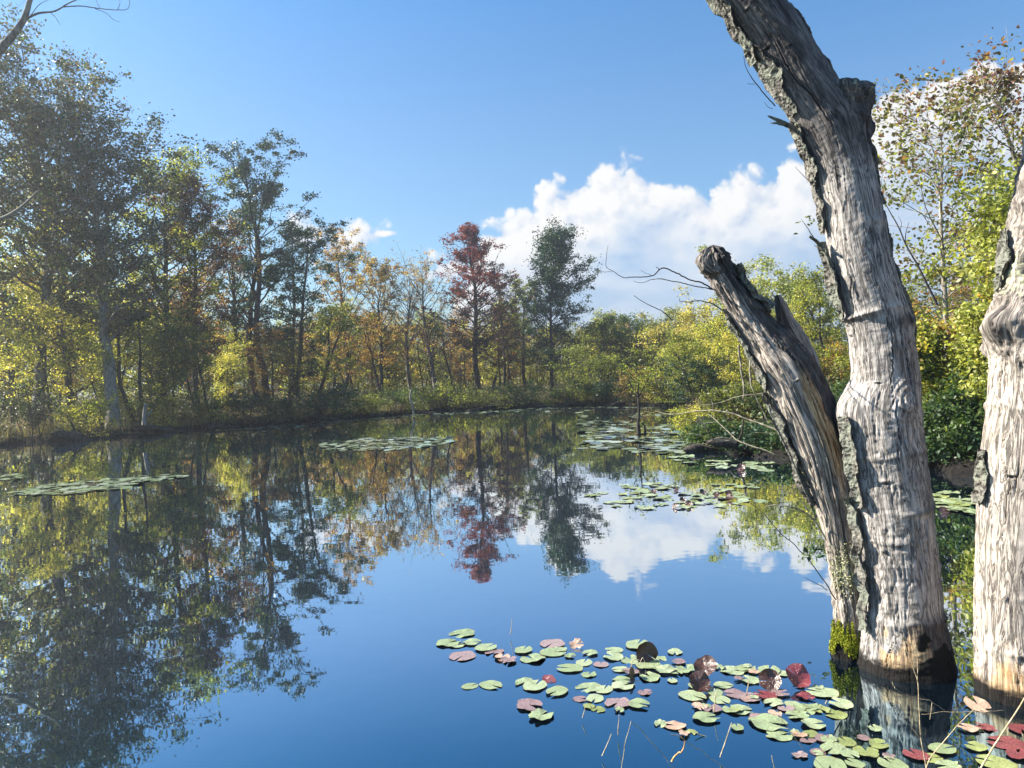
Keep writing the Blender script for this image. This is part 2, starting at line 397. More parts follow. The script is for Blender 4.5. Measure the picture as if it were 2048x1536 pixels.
def gen_tree(name, seed, H, width, crown0=0.3, limbs=34, nleaf=9000, leaf=0.085, mat='leaf_green', bark='bark_dark', stems=1, lean=0.0, r0=None,
             prof=None, upsweep=0.9, clus=0.30, bare=0.0, shrub=False, extra=(), six=False, droop=0.2, sub=5, splay=0.25, gaps=0.0):
    """returns (trunk mesh, crown mesh) for a tree of height H whose crown is `width` across, rooted at the origin"""
    rng = np.random.default_rng(seed); T = Tubes(); cl = []; clus *= .8
    prof = prof or (lambda t: math.sin(math.pi*min(max(0.12+t*0.84, 0), 1))**0.75)
    r0 = r0 or H*0.0125
    for st in range(stems):
        h = H*(1.0 if st == 0 else rng.uniform(0.65, 0.97)); a = rng.uniform(0, 6.28)
        b = np.array([math.cos(a), math.sin(a), 0])*(0 if stems == 1 else rng.uniform(0.1, 0.35)*(1+stems*0.06))
        d0 = np.array([math.cos(a)*splay*(stems > 1)+lean+rng.normal()*0.03, math.sin(a)*splay*(stems > 1)+rng.normal()*0.03, 1.0])
        K = 12; P = [b+np.array([0, 0, -0.25])]; d = d0/np.linalg.norm(d0)
        for i in range(K):
            d = d+rng.normal(size=3)*0.055*np.array([1, 1, .3])+np.array([-d[0]*0.06, -d[1]*0.06, 0.03]); d /= np.linalg.norm(d); P.append(P[-1]+d*(h+0.25)/K)
        P = np.array(P); rr = r0/(stems**0.35)*(1-np.linspace(0, 1, K+1))**0.75+0.008; rr[0] *= 1.4
        T.add(P, rr, 7 if not shrub else 5)
        nl = max(4, int(limbs/stems))
        for j in range(nl):
            t = crown0+(0.985-crown0)*((j+rng.uniform(0, 1))/nl)**0.85; tc = (t-crown0)/(1-crown0)
            if rng.random() < gaps: continue
            p = interp(P, t); az = j*2.39996+rng.uniform(-0.5, 0.5)+st*1.3
            L = width*0.5*prof(tc)*(rng.uniform(0.45, 1.22) if not shrub else rng.uniform(.65, 1.15))/(1 if stems == 1 else 1.25)+0.15
            up = upsweep*rng.uniform(0.5, 1.2)*(0.55+tc*1.0)
            D = curve_pts(p, (math.cos(az), math.sin(az), up), L*math.sqrt(1+up*up*0.6), 5, rng, 0.13, 0.06)
            lr = max(0.010, float(np.interp(t, np.linspace(0, 1, K+1), rr))*0.42)
            T.add(D, lr*np.linspace(1, 0.3, 6), 4)
            for q in range(sub):
                tt = rng.uniform(0.22, 1.0); s0 = interp(D, tt); dd = D[-1]-D[0]; dd = dd/np.linalg.norm(dd)+rng.normal(size=3)*0.65+np.array([0, 0, .15])
                S = curve_pts(s0, dd, L*rng.uniform(0.22, 0.5)+0.12, 3, rng, 0.2, 0.05)
                T.add(S, max(0.006, lr*0.35)*np.linspace(1, 0.45, 4), 3)
                cl += [interp(S, 0.45), interp(S, 0.8), S[-1]]
            cl += [D[-1], interp(D, 0.75)]
    for (t, az, L, up) in extra:
        p = interp(P, t); D = curve_pts(p, (math.cos(az), math.sin(az), up), L, 7, rng, 0.10, 0.02); T.add(D, 0.045*np.linspace(1, 0.3, 8), 4)
        for q in range(16):
            s0 = interp(D, rng.uniform(0.35, 1)); S = curve_pts(s0, rng.normal(size=3)+np.array([0, 0, .4]), rng.uniform(0.3, 0.8), 3, rng, .2, .05)
            T.add(S, 0.01, 3); cl += [interp(S, 0.5), S[-1]]
    cl = np.array(cl); k = rng.random(len(cl)) > bare; cl = cl[k] if k.any() else cl
    zm = cl[:, 2].mean(); off = (cl[:, 0].mean()-lean*zm)/zm
    if not extra:
        cl = cl-np.outer(cl[:, 2]*off, [1, 0, 0]); T.V = [v-np.outer(np.clip(v[:, 2], 0, None)*off, [1, 0, 0]) for v in T.V]
    zc = np.percentile(cl[:, 2], 99.3)+clus*.5; sz = H/zc; c0 = cl[:, :2]-np.outer(cl[:, 2]/H, [lean*H, 0]); w97 = np.percentile(np.abs(c0[:, 0]), 97)+clus*.5
    sx = width*0.5/w97 if not extra else 1.0
    sx = min(max(sx, .6), 1.5); sc3 = np.array([sx, sx, sz]); cl = cl*sc3; T.V = [v*sc3 for v in T.V]
    wgt = rng.uniform(0.05, 1.0, len(cl))**1.9; idx = rng.choice(len(cl), nleaf, p=wgt/wgt.sum())
    C = cl[idx]+rng.normal(size=(nleaf, 3))*clus*np.array([1, 1, 0.6])*rng.uniform(0.35, 1.0, (len(cl),))[idx][:, None]
    if shrub: C = C[C[:, 2] > 0.02]
    return T.mesh(name+'_trunk', MATS[bark]), leaves_mesh(name+'_crown', C, leaf, rng, MATS[mat], six=six, droop=droop)
NTREE = [0]
def place_tree(kind, meshes, loc, label, cat='tree', group=None, rz=0.0, stemname='trunk', sc=(1, 1, 1)):
    e = empty(kind, loc, rz); e.scale = sc; a = ob(stemname, meshes[0], e); b = ob('crown' if cat == 'tree' else 'foliage', meshes[1], e)
    tag(e, label, cat, group); return e, [a, b]

# ---------------------------------------------------------------- trees round the pond
def spot(px, d):
    p = at(px, 760, d); return float(p[0]), float(p[1])
def tree(px, d, top, wpx, label, seed, kind='deciduous_tree', cat='tree', group=None, stemname='trunk', **kw):
    if cat == 'tree' and -500 < px < 1160:
        f_ = 1.14 if px < 450 else 1.34; d *= f_; kw['leaf'] = kw.get('leaf', .085)*(.4+.6*f_); kw['r0'] = kw.get('r0', None) and kw['r0']*1.1
    while True:
        x, y = spot(px, d)
        if float(sdist(np.array([x]), np.array([y]))[0]) > (0.35 if kw.get('shrub') else 0.9): break
        d += 0.25
    z = gz(x, y)-0.05; H = float(at(px, top, d)[2])-z; W = wpx/FPX*d
    ms = gen_tree(kind, seed, H, W, **kw)
    return place_tree(kind, ms, (x, y, z), label, cat, group, stemname=stemname)
def shrub(px, d, top, wpx, label, seed, kind='waterside_shrub', **kw):
    a = dict(crown0=0.03, limbs=34, stems=6, shrub=True, splay=0.5, sub=5, clus=0.22, upsweep=0.8, prof=lambda t: 0.9-0.5*t*t, bark='bark_dark', r0=0.018)
    a.update(kw); return tree(px, d, top, wpx, label, seed, kind, 'shrub', None, 'stems', **a)
cone = lambda t: (1.0-t)**0.95*0.95+0.06 if t > .22 else 0.45+t*2.2
broad = lambda t: min(1.0, .55+t*.9)*(1 if t < .8 else 1-(t-.8)*2.2)
tall = lambda t: math.sin(math.pi*min(0.15+t*0.83, 1))**0.6

G = 'trees standing on the left bank'
tree(70, 27.5, 62, 380, 'tallest hazy grey-green tree at the far left of the bank', 11, limbs=80, nleaf=30000, leaf=.12, mat='leaf_greygreen', crown0=0.22, r0=.20, bark='bark_grey', clus=.38, gaps=.03, sub=6, prof=broad)
tree(222, 27, 150, 300, 'tall grey-green tree with a thick pale trunk leaning left above the left bank', 12, limbs=74, nleaf=23000, leaf=.12, mat='leaf_greygreen', crown0=0.30, r0=.21, bark='bark_pale', lean=-.06, clus=.38, gaps=.03, sub=6, prof=broad)
tree(-130, 24, -20, 420, 'tree cut by the left edge, its thin bare branch tips reaching over the sky', 13, limbs=60, nleaf=17000, leaf=.12, mat='leaf_greygreen', crown0=0.25, r0=.2, bark='bark_grey', clus=.4)
tree(330, 31, 285, 230, 'green and yellow tree between the pale leaning trunk and the reddish tree', 14, limbs=56, nleaf=17000, leaf=.11, mat='leaf_yellowgreen', crown0=0.22, clus=.36, gaps=.1)
tree(395, 33, 345, 170, 'narrow tree with a rusty red tinge left of the dark twin-stemmed tree', 15, limbs=46, nleaf=17000, leaf=.11, mat='leaf_darkmaple', crown0=0.25, clus=.34, gaps=.12)
tree(455, 33, 400, 150, 'thin half-bare tree with fine twigs against white sky left of the dark twin-stemmed tree', 16, limbs=34, nleaf=4200, leaf=0.09, mat='leaf_sparse', crown0=0.28, clus=.3, upsweep=1.5)
tree(530, 34, 293, 215, 'dark green twin-stemmed tree with a spiky top, tallest right of the left woods', 17, limbs=64, nleaf=24000, leaf=.11, mat='leaf_dark', crown0=0.24, stems=2, clus=.27, prof=tall, upsweep=1.3, gaps=.08, splay=.1)
tree(590, 36, 425, 190, 'dark green bushy tree right beside the tall spiky dark one', 18, limbs=40, nleaf=18000, leaf=.11, mat='leaf_dark', crown0=0.16, clus=.32, stems=2, splay=.15)
tree(140, 31, 330, 260, 'yellow-lit understorey tree in front of the dark left woods', 19, limbs=36, nleaf=20000, leaf=0.10, mat='leaf_yellow', crown0=0.12, clus=.36)
tree(20, 30, 420, 240, 'yellow-green understorey tree behind the leftmost trunks', 20, limbs=30, nleaf=15000, leaf=0.10, mat='leaf_yellow', crown0=0.12, clus=.34)
tree(275, 28.5, 560, 200, 'low yellow-green sapling behind the forked trunk on the left bank', 21, limbs=26, nleaf=6000, leaf=0.09, mat='leaf_yellowgreen', crown0=0.1, stems=2)
tree(430, 30, 600, 170, 'slanting dark sapling leaning right above the dark shrubs', 22, limbs=22, nleaf=4200, leaf=0.09, mat='leaf_olive', crown0=0.3, lean=-.28, stems=2)
tree(345, 29, 640, 120, 'short green sapling with a slim dark trunk on the left bank', 23, limbs=20, nleaf=3800, leaf=0.09, mat='leaf_green', crown0=0.3)
tree(100, 26.5, 600, 170, 'small yellow tree with a slim upright trunk near the left edge', 24, limbs=22, nleaf=5200, leaf=0.09, mat='leaf_yellow', crown0=0.3)
# middle of the far bank
tree(690, 41, 445, 165, 'sparse yellow-green and orange tree right of the dark bushy tree', 31, limbs=44, nleaf=12500, leaf=0.10, mat='leaf_orange', crown0=0.22, clus=.26, prof=tall, upsweep=1.3, bare=.1, gaps=.1)
tree(762, 40, 500, 130, 'thin orange-brown tree with sky showing through, left of the half-bare grey trees', 32, limbs=38, nleaf=8500, leaf=0.10, mat='leaf_sparse', crown0=0.24, clus=.24, upsweep=1.4, bare=.1)
tree(822, 42, 508, 130, 'almost bare grey tree with fine upright twigs left of the red maple', 33, limbs=44, nleaf=1900, leaf=0.09, mat='leaf_sparse', crown0=0.3, clus=.2, upsweep=1.9, bark='bark_grey')
tree(872, 42, 500, 120, 'slim half-bare tree leaning left beside the red maple', 34, limbs=40, nleaf=4200, leaf=0.09, mat='leaf_orange', crown0=0.3, clus=.2, upsweep=1.6, bark='bark_grey', lean=-.08)
tree(955, 41, 452, 185, 'maple with a bright red pointed top and dark lower crown', 35, 'maple_tree', limbs=80, nleaf=19000, leaf=0.11, mat='leaf_maple', crown0=0.26, clus=.26, prof=cone, upsweep=.8, gaps=.06)
tree(1008, 43, 545, 90, 'small brown-green tree right behind the red maple', 36, limbs=28, nleaf=5000, leaf=0.10, mat='leaf_darkmaple', crown0=0.3, clus=.22, upsweep=1.4)
tree(1050, 45, 560, 90, 'light green tree left of the dark green tree with the long right arm', 37, limbs=30, nleaf=7000, leaf=0.10, mat='leaf_olive', crown0=0.25, clus=.22, upsweep=1.4)
tree(1103, 40, 455, 150, 'dark green tree with one long leafy arm reaching right, straight trunk', 38, limbs=80, nleaf=29000, leaf=0.11, mat='leaf_dark', crown0=.15, clus=.36, prof=lambda t: tall(t)*(0.75 if t > .4 else 1.0), upsweep=1.0, extra=((.62, 0.05, 4.3, .55), (.68, -.1, 3.6, .8), (.58, .15, 3.4, .35)), r0=.13, gaps=.05)
tree(700, 39, 645, 120, 'slim dark-trunked sapling with brown leaves right of the dark waterside shrub', 39, limbs=20, nleaf=2200, leaf=0.09, mat='leaf_orange', crown0=.45, lean=-.15)
tree(772, 38.5, 620, 120, 'dark forked sapling with a kinked trunk and orange leaves', 40, limbs=22, nleaf=2500, leaf=0.09, mat='leaf_orange', crown0=.4, stems=2, lean=-.1)
tree(893, 40, 640, 210, 'low dark tree with long sagging branches left of the red maple trunk', 41, limbs=26, nleaf=3200, leaf=0.09, mat='leaf_darkmaple', crown0=.3, upsweep=.25, stems=2, splay=.35)
tree(1000, 41, 640, 150, 'low russet tree under the right side of the red maple', 42, limbs=26, nleaf=4200, leaf=0.10, mat='leaf_darkmaple', crown0=.35, upsweep=.6)
tree(1135, 43, 650, 150, 'small dark-leaved tree slanting right behind the straight trunk', 43, limbs=26, nleaf=3900, leaf=0.10, mat='leaf_olive', crown0=.3, lean=.25, stems=2)
# right of the middle
Y_ = 'yellow'
tree(1215, 52, 632, 120, 'grey-green rounded tree at the far end of the pond', 51, limbs=36, nleaf=6800, leaf=0.13, mat='leaf_olive', crown0=.06, clus=.4)
tree(1255, 56, 626, 90, 'dark olive tree top between grey-green and orange ones at the far end', 52, limbs=34, nleaf=5200, leaf=0.13, mat='leaf_green', crown0=.05, clus=.4)
tree(1262, 55, 655, 130, 'rusty orange bushy tree at the far end of the pond', 53, limbs=34, nleaf=10000, leaf=0.11, mat='leaf_orange', crown0=.04, stems=3, clus=.35)
tree(1320, 52, 628, 170, 'bright yellow bushy tree left of the broken dead stem', 54, limbs=44, nleaf=17000, leaf=.14, mat='leaf_gold', crown0=.02, stems=4, clus=.4)
tree(1405, 48, 600, 200, 'yellow-green willow-like tree behind the broken dead stem', 55, limbs=48, nleaf=19000, leaf=.13, mat='leaf_gold', crown0=.02, stems=4, clus=.4, upsweep=1.3)
tree(1372, 38, 690, 180, 'green and gold bush behind the pale dead brush', 56, limbs=34, nleaf=14000, leaf=.12, mat='leaf_yellowgreen', crown0=.02, stems=4, clus=.35)
tree(1195, 43, 690, 150, 'low olive bushy tree left of the drowned sapling', 57, limbs=30, nleaf=7000, leaf=0.11, mat='leaf_olive', crown0=.04, stems=3, clus=.33)
tree(1570, 38, 492, 230, 'feathery yellow-green willow between the two dead stems', 58, 'willow_tree', limbs=64, nleaf=24000, leaf=.12, mat='leaf_vine', crown0=.06, stems=6, splay=.28, clus=.34, upsweep=1.9, bark='bark_grey', r0=.09)
tree(1480, 38, 640, 190, 'yellow-green bush low behind the broken dead stem', 59, limbs=36, nleaf=14000, leaf=.12, mat='leaf_yellowgreen', crown0=.02, stems=5, clus=.35)
tree(1650, 26, 680, 170, 'bush with scattered red leaves between the dead stems', 60, limbs=34, nleaf=7500, leaf=.10, mat='leaf_redshrub', crown0=.05, stems=5, clus=.28)
tree(1855, 34, 540, 150, 'distant grey-olive tree in the gap right of the big dead trunk', 61, limbs=40, nleaf=8000, leaf=0.10, mat='leaf_olive', crown0=.06, stems=3, clus=.3, upsweep=1.6)
tree(1960, 30, 560, 150, 'distant russet bush behind the slim pale trunk', 62, limbs=36, nleaf=8000, leaf=0.10, mat='leaf_sparse', crown0=.06, stems=3, clus=.3, upsweep=1.6)
tree(1898, 14.5, 95, 350, 'slim pale-trunked tree with a loose russet crown right of the big dead trunk', 63, 'maple_tree', limbs=60, nleaf=4300, leaf=0.09, mat='leaf_right', crown0=.42, clus=.30, bark='bark_pale', six=True, r0=.055, sub=5, upsweep=.8, prof=broad, gaps=.2)
tree(2075, 12.5, 335, 270, 'vine-covered yellow-green tree at the right edge behind the second dead trunk', 64, limbs=60, nleaf=11000, leaf=0.085, mat='leaf_vine', crown0=.2, clus=.26, six=True, bark='bark_grey', prof=tall)
tree(2080, 16, 70, 240, 'red and purple tipped tree at the right edge', 65, 'maple_tree', limbs=36, nleaf=3200, leaf=0.095, mat='leaf_right', crown0=.4, clus=.3, six=True, bark='bark_grey', gaps=.2)
shrub(1900, 13.2, 590, 190, 'leafy yellow-green thicket shrub right of the big dead trunk', 66, nleaf=10500, leaf=0.075, mat='leaf_nearshrub', limbs=54, stems=7, clus=.22, six=True)
shrub(2010, 12.3, 600, 220, 'leafy green thicket shrub behind the second dead trunk', 67, nleaf=9500, leaf=0.075, mat='leaf_vine', limbs=50, stems=7, clus=.22, six=True)
shrub(1835, 14, 610, 130, 'brown-tinged shrub tight against the right edge of the big dead trunk', 68, nleaf=5500, leaf=0.075, mat='leaf_redshrub', limbs=40, stems=6, clus=.2, six=True)
shrub(1900, 12.4, 780, 230, 'low dark green shrub above the mud right of the big dead trunk', 69, nleaf=8000, leaf=0.07, mat='leaf_green', limbs=44, stems=7, clus=.18, six=True)
shrub(2040, 11.8, 790, 200, 'low dark green shrub overhanging the water at the right edge', 70, nleaf=6500, leaf=0.07, mat='leaf_dark', limbs=40, stems=6, clus=.18, six=True)
# waterside shrubs
shrub(655, 33.8, 768, 150, 'dark green rounded shrub at the water left of the thin white stick', 71, nleaf=7000, leaf=0.08, mat='leaf_dark', limbs=40, clus=.24)
shrub(560, 34.6, 790, 120, 'dim brown-green shrub left of the dark rounded shrub', 72, nleaf=3500, leaf=0.08, mat='leaf_greygreen')
shrub(720, 37, 785, 110, 'low olive shrub just right of the dark rounded shrub', 73, nleaf=3000, leaf=0.08, mat='leaf_olive')
shrub(1215, 41.5, 752, 130, 'dark green shrub at the far end of the pond', 74, nleaf=6000, leaf=0.09, mat='leaf_dark', limbs=40, clus=.28)
shrub(1145, 42.5, 770, 110, 'olive shrub left of the dark shrub at the far end', 75, nleaf=3800, leaf=0.09, mat='leaf_olive')
shrub(1290, 38.5, 735, 110, 'brownish twiggy shrub behind the drowned sapling', 76, nleaf=3600, leaf=0.08, mat='leaf_sparse')
shrub(1395, 27, 705, 130, 'blue-green dense shrub left of the broken dead stem', 77, nleaf=7500, leaf=.09, mat='leaf_dark', limbs=44, clus=.22)
shrub(1345, 28, 745, 110, 'grey brown twiggy shrub at the water edge left of the blue-green one', 78, nleaf=3200, leaf=0.07, mat='leaf_greygreen')
shrub(1400, 17.2, 808, 110, 'small shrub with glowing yellow-green leaves on the water edge', 79, nleaf=4200, leaf=0.065, mat='leaf_yellow', limbs=34, clus=.17)
shrub(1490, 23, 762, 190, 'olive shrub behind the pale dead brush', 80, nleaf=7500, leaf=.085, mat='leaf_olive', limbs=44, clus=.2)
shrub(1590, 22, 775, 180, 'dark green shrub between the dead stems', 81, nleaf=6500, leaf=0.07, mat='leaf_green', limbs=40, clus=.2)
shrub(1700, 15.5, 760, 170, 'shrub hidden behind the big dead trunk', 82, nleaf=5500, leaf=0.07, mat='leaf_green', limbs=40, clus=.2)
for i, (px, d, top, w, mt, lb) in enumerate((
    (60, 26.4, 770, 130, 'leaf_greygreen', 'grey-green shrub at the foot of the leftmost trees'), (175, 27, 790, 110, 'leaf_yellow', 'yellow-lit shrub left of the forked trunk'),
    (300, 28.5, 790, 120, 'leaf_yellowgreen', 'yellow-green shrub by the pale broken stump'), (420, 31, 785, 120, 'leaf_olive', 'dull olive shrub on the left bank beside the slanting sapling'),
    (490, 33, 780, 120, 'leaf_greygreen', 'dusky shrub under the tall spiky dark tree'), (805, 38.5, 775, 110, 'leaf_green', 'green shrub behind the thin white stick'),
    (880, 39, 765, 110, 'leaf_yellowgreen', 'yellow-green shrub under the sagging-branched tree'), (965, 41, 775, 120, 'leaf_olive', 'olive shrub at the foot of the red maple'),
    (1045, 42, 760, 120, 'leaf_green', 'fresh green shrub left of the straight dark trunk'), (-70, 24.5, 740, 200, 'leaf_greygreen', 'shrub cut by the left edge of the photo'))):
    shrub(px, d, top, w, lb, 100+i, nleaf=2600, leaf=0.08, mat=mt, limbs=26)

for i, (px, d, top, w, mt, lb) in enumerate((
    (1425, 16.2, 838, 120, 'leaf_green', 'low green shrub overhanging the water below the glowing one'), (1500, 15.6, 850, 130, 'leaf_dark', 'low dark shrub overhanging the water behind the dead brush'), (1580, 15, 855, 130, 'leaf_green', 'low shrub overhanging the water just left of the leaning stem'),
    (1880, 12.2, 850, 120, 'leaf_dark', 'lowest dark shrub over the water right of the big dead trunk'), (1950, 11.8, 862, 120, 'leaf_green', 'lowest green shrub over the water beside the right-edge trunk'), (2030, 11.4, 860, 130, 'leaf_dark', 'low shrub at the water behind the right-edge trunk'),
    (1345, 22, 805, 90, 'leaf_yellowgreen', 'small yellow-green shrub on the point behind the drowned sapling'))):
    shrub(px, d, top, w, lb, 140+i, nleaf=4200, leaf=0.07, mat=mt, limbs=34, upsweep=.35, clus=.2)

# the wood behind: repeats of a few kinds
rng = np.random.default_rng(5)
WK = [('leaf_yellowgreen', 'slender yellow-green tree in the wood behind the bank'), ('leaf_greygreen', 'slender dull green tree in the wood behind the bank'),
      ('leaf_yellow', 'slender yellow-leaved tree in the wood behind the bank'), ('leaf_orange', 'slender orange-brown tree in the wood behind the bank'), ('leaf_sparse', 'thin half-bare tree in the wood behind the bank')]
leaf_mat('leaf_farwood', [GG, OL, YG, YL, OR], clump=.25)
protos = []
for i, (mt, lb) in enumerate(WK):
    protos.append([gen_tree('woodland_tree', 200+i, 6.0, 3.2, mat=mt, crown0=.12, limbs=34, nleaf=(5200, 5200, 5600, 4600, 1800)[i], leaf=.11, clus=.30, stems=(2, 1, 3, 1, 2)[i], r0=.07, upsweep=1.2), lb, None])
def wood(px, d, H, k):
    x, y = spot(px, d); z = gz(x, y)-0.05; s = H/6.0; w = s*rng.uniform(0.85, 1.2)
    ms, lb, first = protos[k]
    if first is None:
        e, kids = place_tree('woodland_tree', ms, (x, y, z), lb, 'tree', lb.replace('slender', 'slender').replace('tree', 'trees', 1), rng.uniform(0, 6.28), sc=(w, w, s))
        protos[k][2] = (e, kids)
    else: copy_thing(first[0], first[1], (x, y, z), rng.uniform(0, 6.28), (w, w, s))
for i in range(27):     # behind the left trees
    px = -70+i*26+rng.uniform(-14, 14); d = rng.uniform(40, 60); wood(px, d, rng.uniform(5.5, 8.5)*(1.1 if px < 400 else .85), rng.choice([0, 1, 1, 2, 3]))
for i in range(56):     # behind the middle
    px = 590+i*12.5+rng.uniform(-10, 10); d = rng.uniform(60, 78); wood(px, d, min(rng.uniform(5.0, 8.0), 7.4 if px < 1020 else 5.6), rng.choice([0, 2, 2, 3, 4, 0]))
for i in range(30):     # further
    px = 300+i*38; d = rng.uniform(72, 88); wood(px, d, rng.uniform(5.5, 7.6), rng.choice([0, 1, 3]))
for i in range(12):
    px = 1360+i*42; d = rng.uniform(26, 40); wood(px, d, rng.uniform(3.2, 4.6) if px < 1500 else rng.uniform(4, 5.2), rng.choice([0, 2, 3, 0]))
for i in range(16):
    px = 2000+i*90; d = rng.uniform(17, 26); wood(px, d, rng.uniform(4.5, 6.5), rng.choice([0, 1, 3]))

# ground plants nobody could count
def scatter(xmin, xmax, ymin, ymax, n, smin, smax, rng, keep=None):
    x = rng.uniform(xmin, xmax, n); y = rng.uniform(ymin, ymax, n); s = sdist(x, y)
    k = (s > smin) & (s < smax) & (y > 8)
    if keep is not None: k &= keep(x, y, s)
    x, y, s = x[k], y[k], s[k]; z = ground_z(x, y); k = z > 0.05
    return x[k], y[k], z[k], s[k]
rng = np.random.default_rng(76)
n = 90000; az = rng.uniform(-50, 75, n)*math.pi/180; dd = np.where(az < -.05, rng.uniform(70, 92, n), rng.uniform(80, 104, n)); x = dd*np.sin(az); y = dd*np.cos(az)
hh = 3.6+fbm(np.stack([az*22, dd*.06, az*0], -1), 3, 61)*3.4+(az < -.2)*1.6; z = ground_z(x, y)+hh*rng.uniform(0, 1, n)**.8; C = np.stack([x, y, z], -1)
C = C[fbm(C*np.array([.45, .45, .6]), 2, 63) > -.12]
tag(ob('far_wood', leaves_mesh('far_wood', C, .34, rng, MATS['leaf_farwood'])), 'far-off wood of yellow-green foliage behind all the trees', 'wood', kind='stuff')
rng = np.random.default_rng(77)
x, y, z, s = scatter(-34, 22, 9, 58, 380000, -0.25, 7, rng); k = (rng.random(len(x)) < np.clip(1.2-s/6, .15, 1)) & ~((x > 3) & (y < 30)); x, y, z, s = x[k], y[k], z[k], s[k]
n = len(x); h = rng.uniform(.18, .62, n)*(0.6+fbm(np.stack([x, y, x*0], -1)*.7, 2, 3)*.9+.2); h = np.clip(h, .08, .8); a = rng.uniform(0, 6.28, n); w = .0045+h*.006
b = np.stack([x, y, z-.02], -1); tip = b+np.stack([np.cos(a)*h*.35, np.sin(a)*h*.35, h], -1); m_ = b+np.stack([np.cos(a)*h*.08, np.sin(a)*h*.08, h*.55], -1)
c = np.stack([-np.sin(a)*w, np.cos(a)*w, a*0], -1)
V = np.stack([b-c, b+c, m_+c*.7, m_-c*.7, tip], 1).reshape(-1, 3); i = np.arange(n)[:, None]*5
tag(ob('bank_grass', mesh_np('bank_grass', V, [i+np.array([[0, 1, 2, 3]]), i+np.array([[3, 2, 4]])], MATS['grass_dry'])), 'dry tan and olive grass along the banks of the pond', 'grass', kind='stuff')
x, y, z, s = scatter(-38, 26, 9, 75, 260000, 0.2, 30, rng, lambda x, y, s: fbm(np.stack([x, y, x*0], -1)*.5, 2, 13) > -.12)
n = len(x); C = np.stack([x, y, z+rng.uniform(0, 1, n)**1.6*(.9+.5*fbm(np.stack([x, y, x*0], -1)*.4, 2, 43)*2)*np.clip(s/1.5, .3, 1)], -1)
tag(ob('undergrowth', leaves_mesh('undergrowth', C, .10, rng, MATS['leaf_weed'])), 'low leafy undergrowth on the ground beneath the trees', 'undergrowth', kind='stuff')

# ---------------------------------------------------------------- the dead trunks in the water
def wood_mat(name, base, pale, dark, warm, warmz=None, wet_dark=0.06, moss=None, lich=None, grainy=1.0):
    m, nt, out = new_mat(name)
    g = E(nt, nt.nodes.new('ShaderNodeAttribute').outputs['Vector']); nt.nodes[-1].attribute_name = 'grain'
    p = pos(nt); z = sepxyz(nt, p)[2]
    fib = noise(nt, vscale(nt, g, (95, 95, 8.0)), 1, 5, 0.6, .4); fine = noise(nt, vscale(nt, g, (300, 300, 28)), 1, 3, 0.6, .3)
    cr = noise(nt, vscale(nt, g, (30, 30, 3.4)), 1, 5, 0.6, 1.2); crack = ((cr-0.5).abs()*-1.0+0.05).max(0.0)*20.0
    cross = noise(nt, vscale(nt, g, (22, 22, 34)), 1, 5, 0.6, .8); big = noise(nt, vscale(nt, g, (9, 9, 5.0)), 1, 6, 0.62, .8)
    zone = noise(nt, vscale(nt, g, (4, 4, 3.2)), 1, 3, .55, .6).step(.38, .66)
    c = mix(nt, (fib*.3+big*.7).step(0.36, 0.60), base, pale)
    c = mix(nt, big.step(0.50, 0.72)*0.75, c, dark)
    c = mix(nt, (big+fib*0.4).step(0.42, 0.54)*-0.75+0.75, c, warm) if warm else c
    c = mix(nt, fine.step(0.28, 0.50)*-0.15+0.15, c, dark)
    lng = noise(nt, vscale(nt, g, (48, 48, 2.4)), 1, 5, 0.62, .5); c = mix(nt, lng.step(.52, .72)*(zone*.75), c, dark)
    c = mix(nt, (cross.step(0.62, 0.75))*0.3, c, dark)
    c = mix(nt, crack*0.75, c, (0.02, 0.016, 0.014))
    sa = E(nt, nt.nodes.new('ShaderNodeAttribute').outputs['Fac']); nt.nodes[-1].attribute_name = 'stain'
    c = mix(nt, (sa+(big-0.5)*0.8).step(0.35, 0.75), c, mix(nt, fib.step(.35, .65), (0.045, 0.04, 0.04), (0.13, 0.115, 0.11)))
    sb = E(nt, nt.nodes.new('ShaderNodeAttribute').outputs['Fac']); nt.nodes[-1].attribute_name = 'tan'
    c = mix(nt, (sb+(fib-0.5)*0.9+(cross-.5)*.5).step(0.35, 0.8), c, mix(nt, fib.step(.35, .65), (0.30, 0.17, 0.075), (0.62, 0.45, 0.27)))
    sl = E(nt, nt.nodes.new('ShaderNodeAttribute').outputs['Fac']); nt.nodes[-1].attribute_name = 'lichen'
    c = mix(nt, (sl+(cross-0.5)*1.6).step(0.45, 0.72), c, mix(nt, cross.step(.4, .6), (0.20, 0.22, 0.15), (0.45, 0.46, 0.30)))
    hz = noise(nt, vscale(nt, g, (11, 11, 75)), 1, 4, .6, .5); c = mix(nt, hz.step(.58, .72)*(1.0-zone*.6)*.5, c, dark)
    ck = E(nt, nt.nodes.new('ShaderNodeAttribute').outputs['Fac']); nt.nodes[-1].attribute_name = 'crk'
    c = mix(nt, ck.step(.25, .8)*.92, c, (0.018, 0.014, 0.012))
    we = E(nt, nt.nodes.new('ShaderNodeAttribute').outputs['Fac']); nt.nodes[-1].attribute_name = 'wet_dark'
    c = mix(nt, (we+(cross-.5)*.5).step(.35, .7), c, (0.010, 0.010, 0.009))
    c = mix(nt, (z+(cross-.5)*.08).step(wet_dark+.05, wet_dark-.01), c, (0.012, 0.010, 0.009))
    h = fib*0.25+lng*.35+fine*0.10+cross*0.25-crack*0.6-ck*.6
    principled(nt, out, c, 0.85, 0.2, h, 0.005, 1.0); return m
wood_mat('dead_wood', (0.30, 0.272, 0.255), (0.57, 0.52, 0.475), (0.085, 0.075, 0.078), (0.34, 0.23, 0.19))
wood_mat('dead_wood_pale', (0.34, 0.295, 0.26), (0.58, 0.51, 0.44), (0.13, 0.10, 0.085), (0.42, 0.26, 0.18))
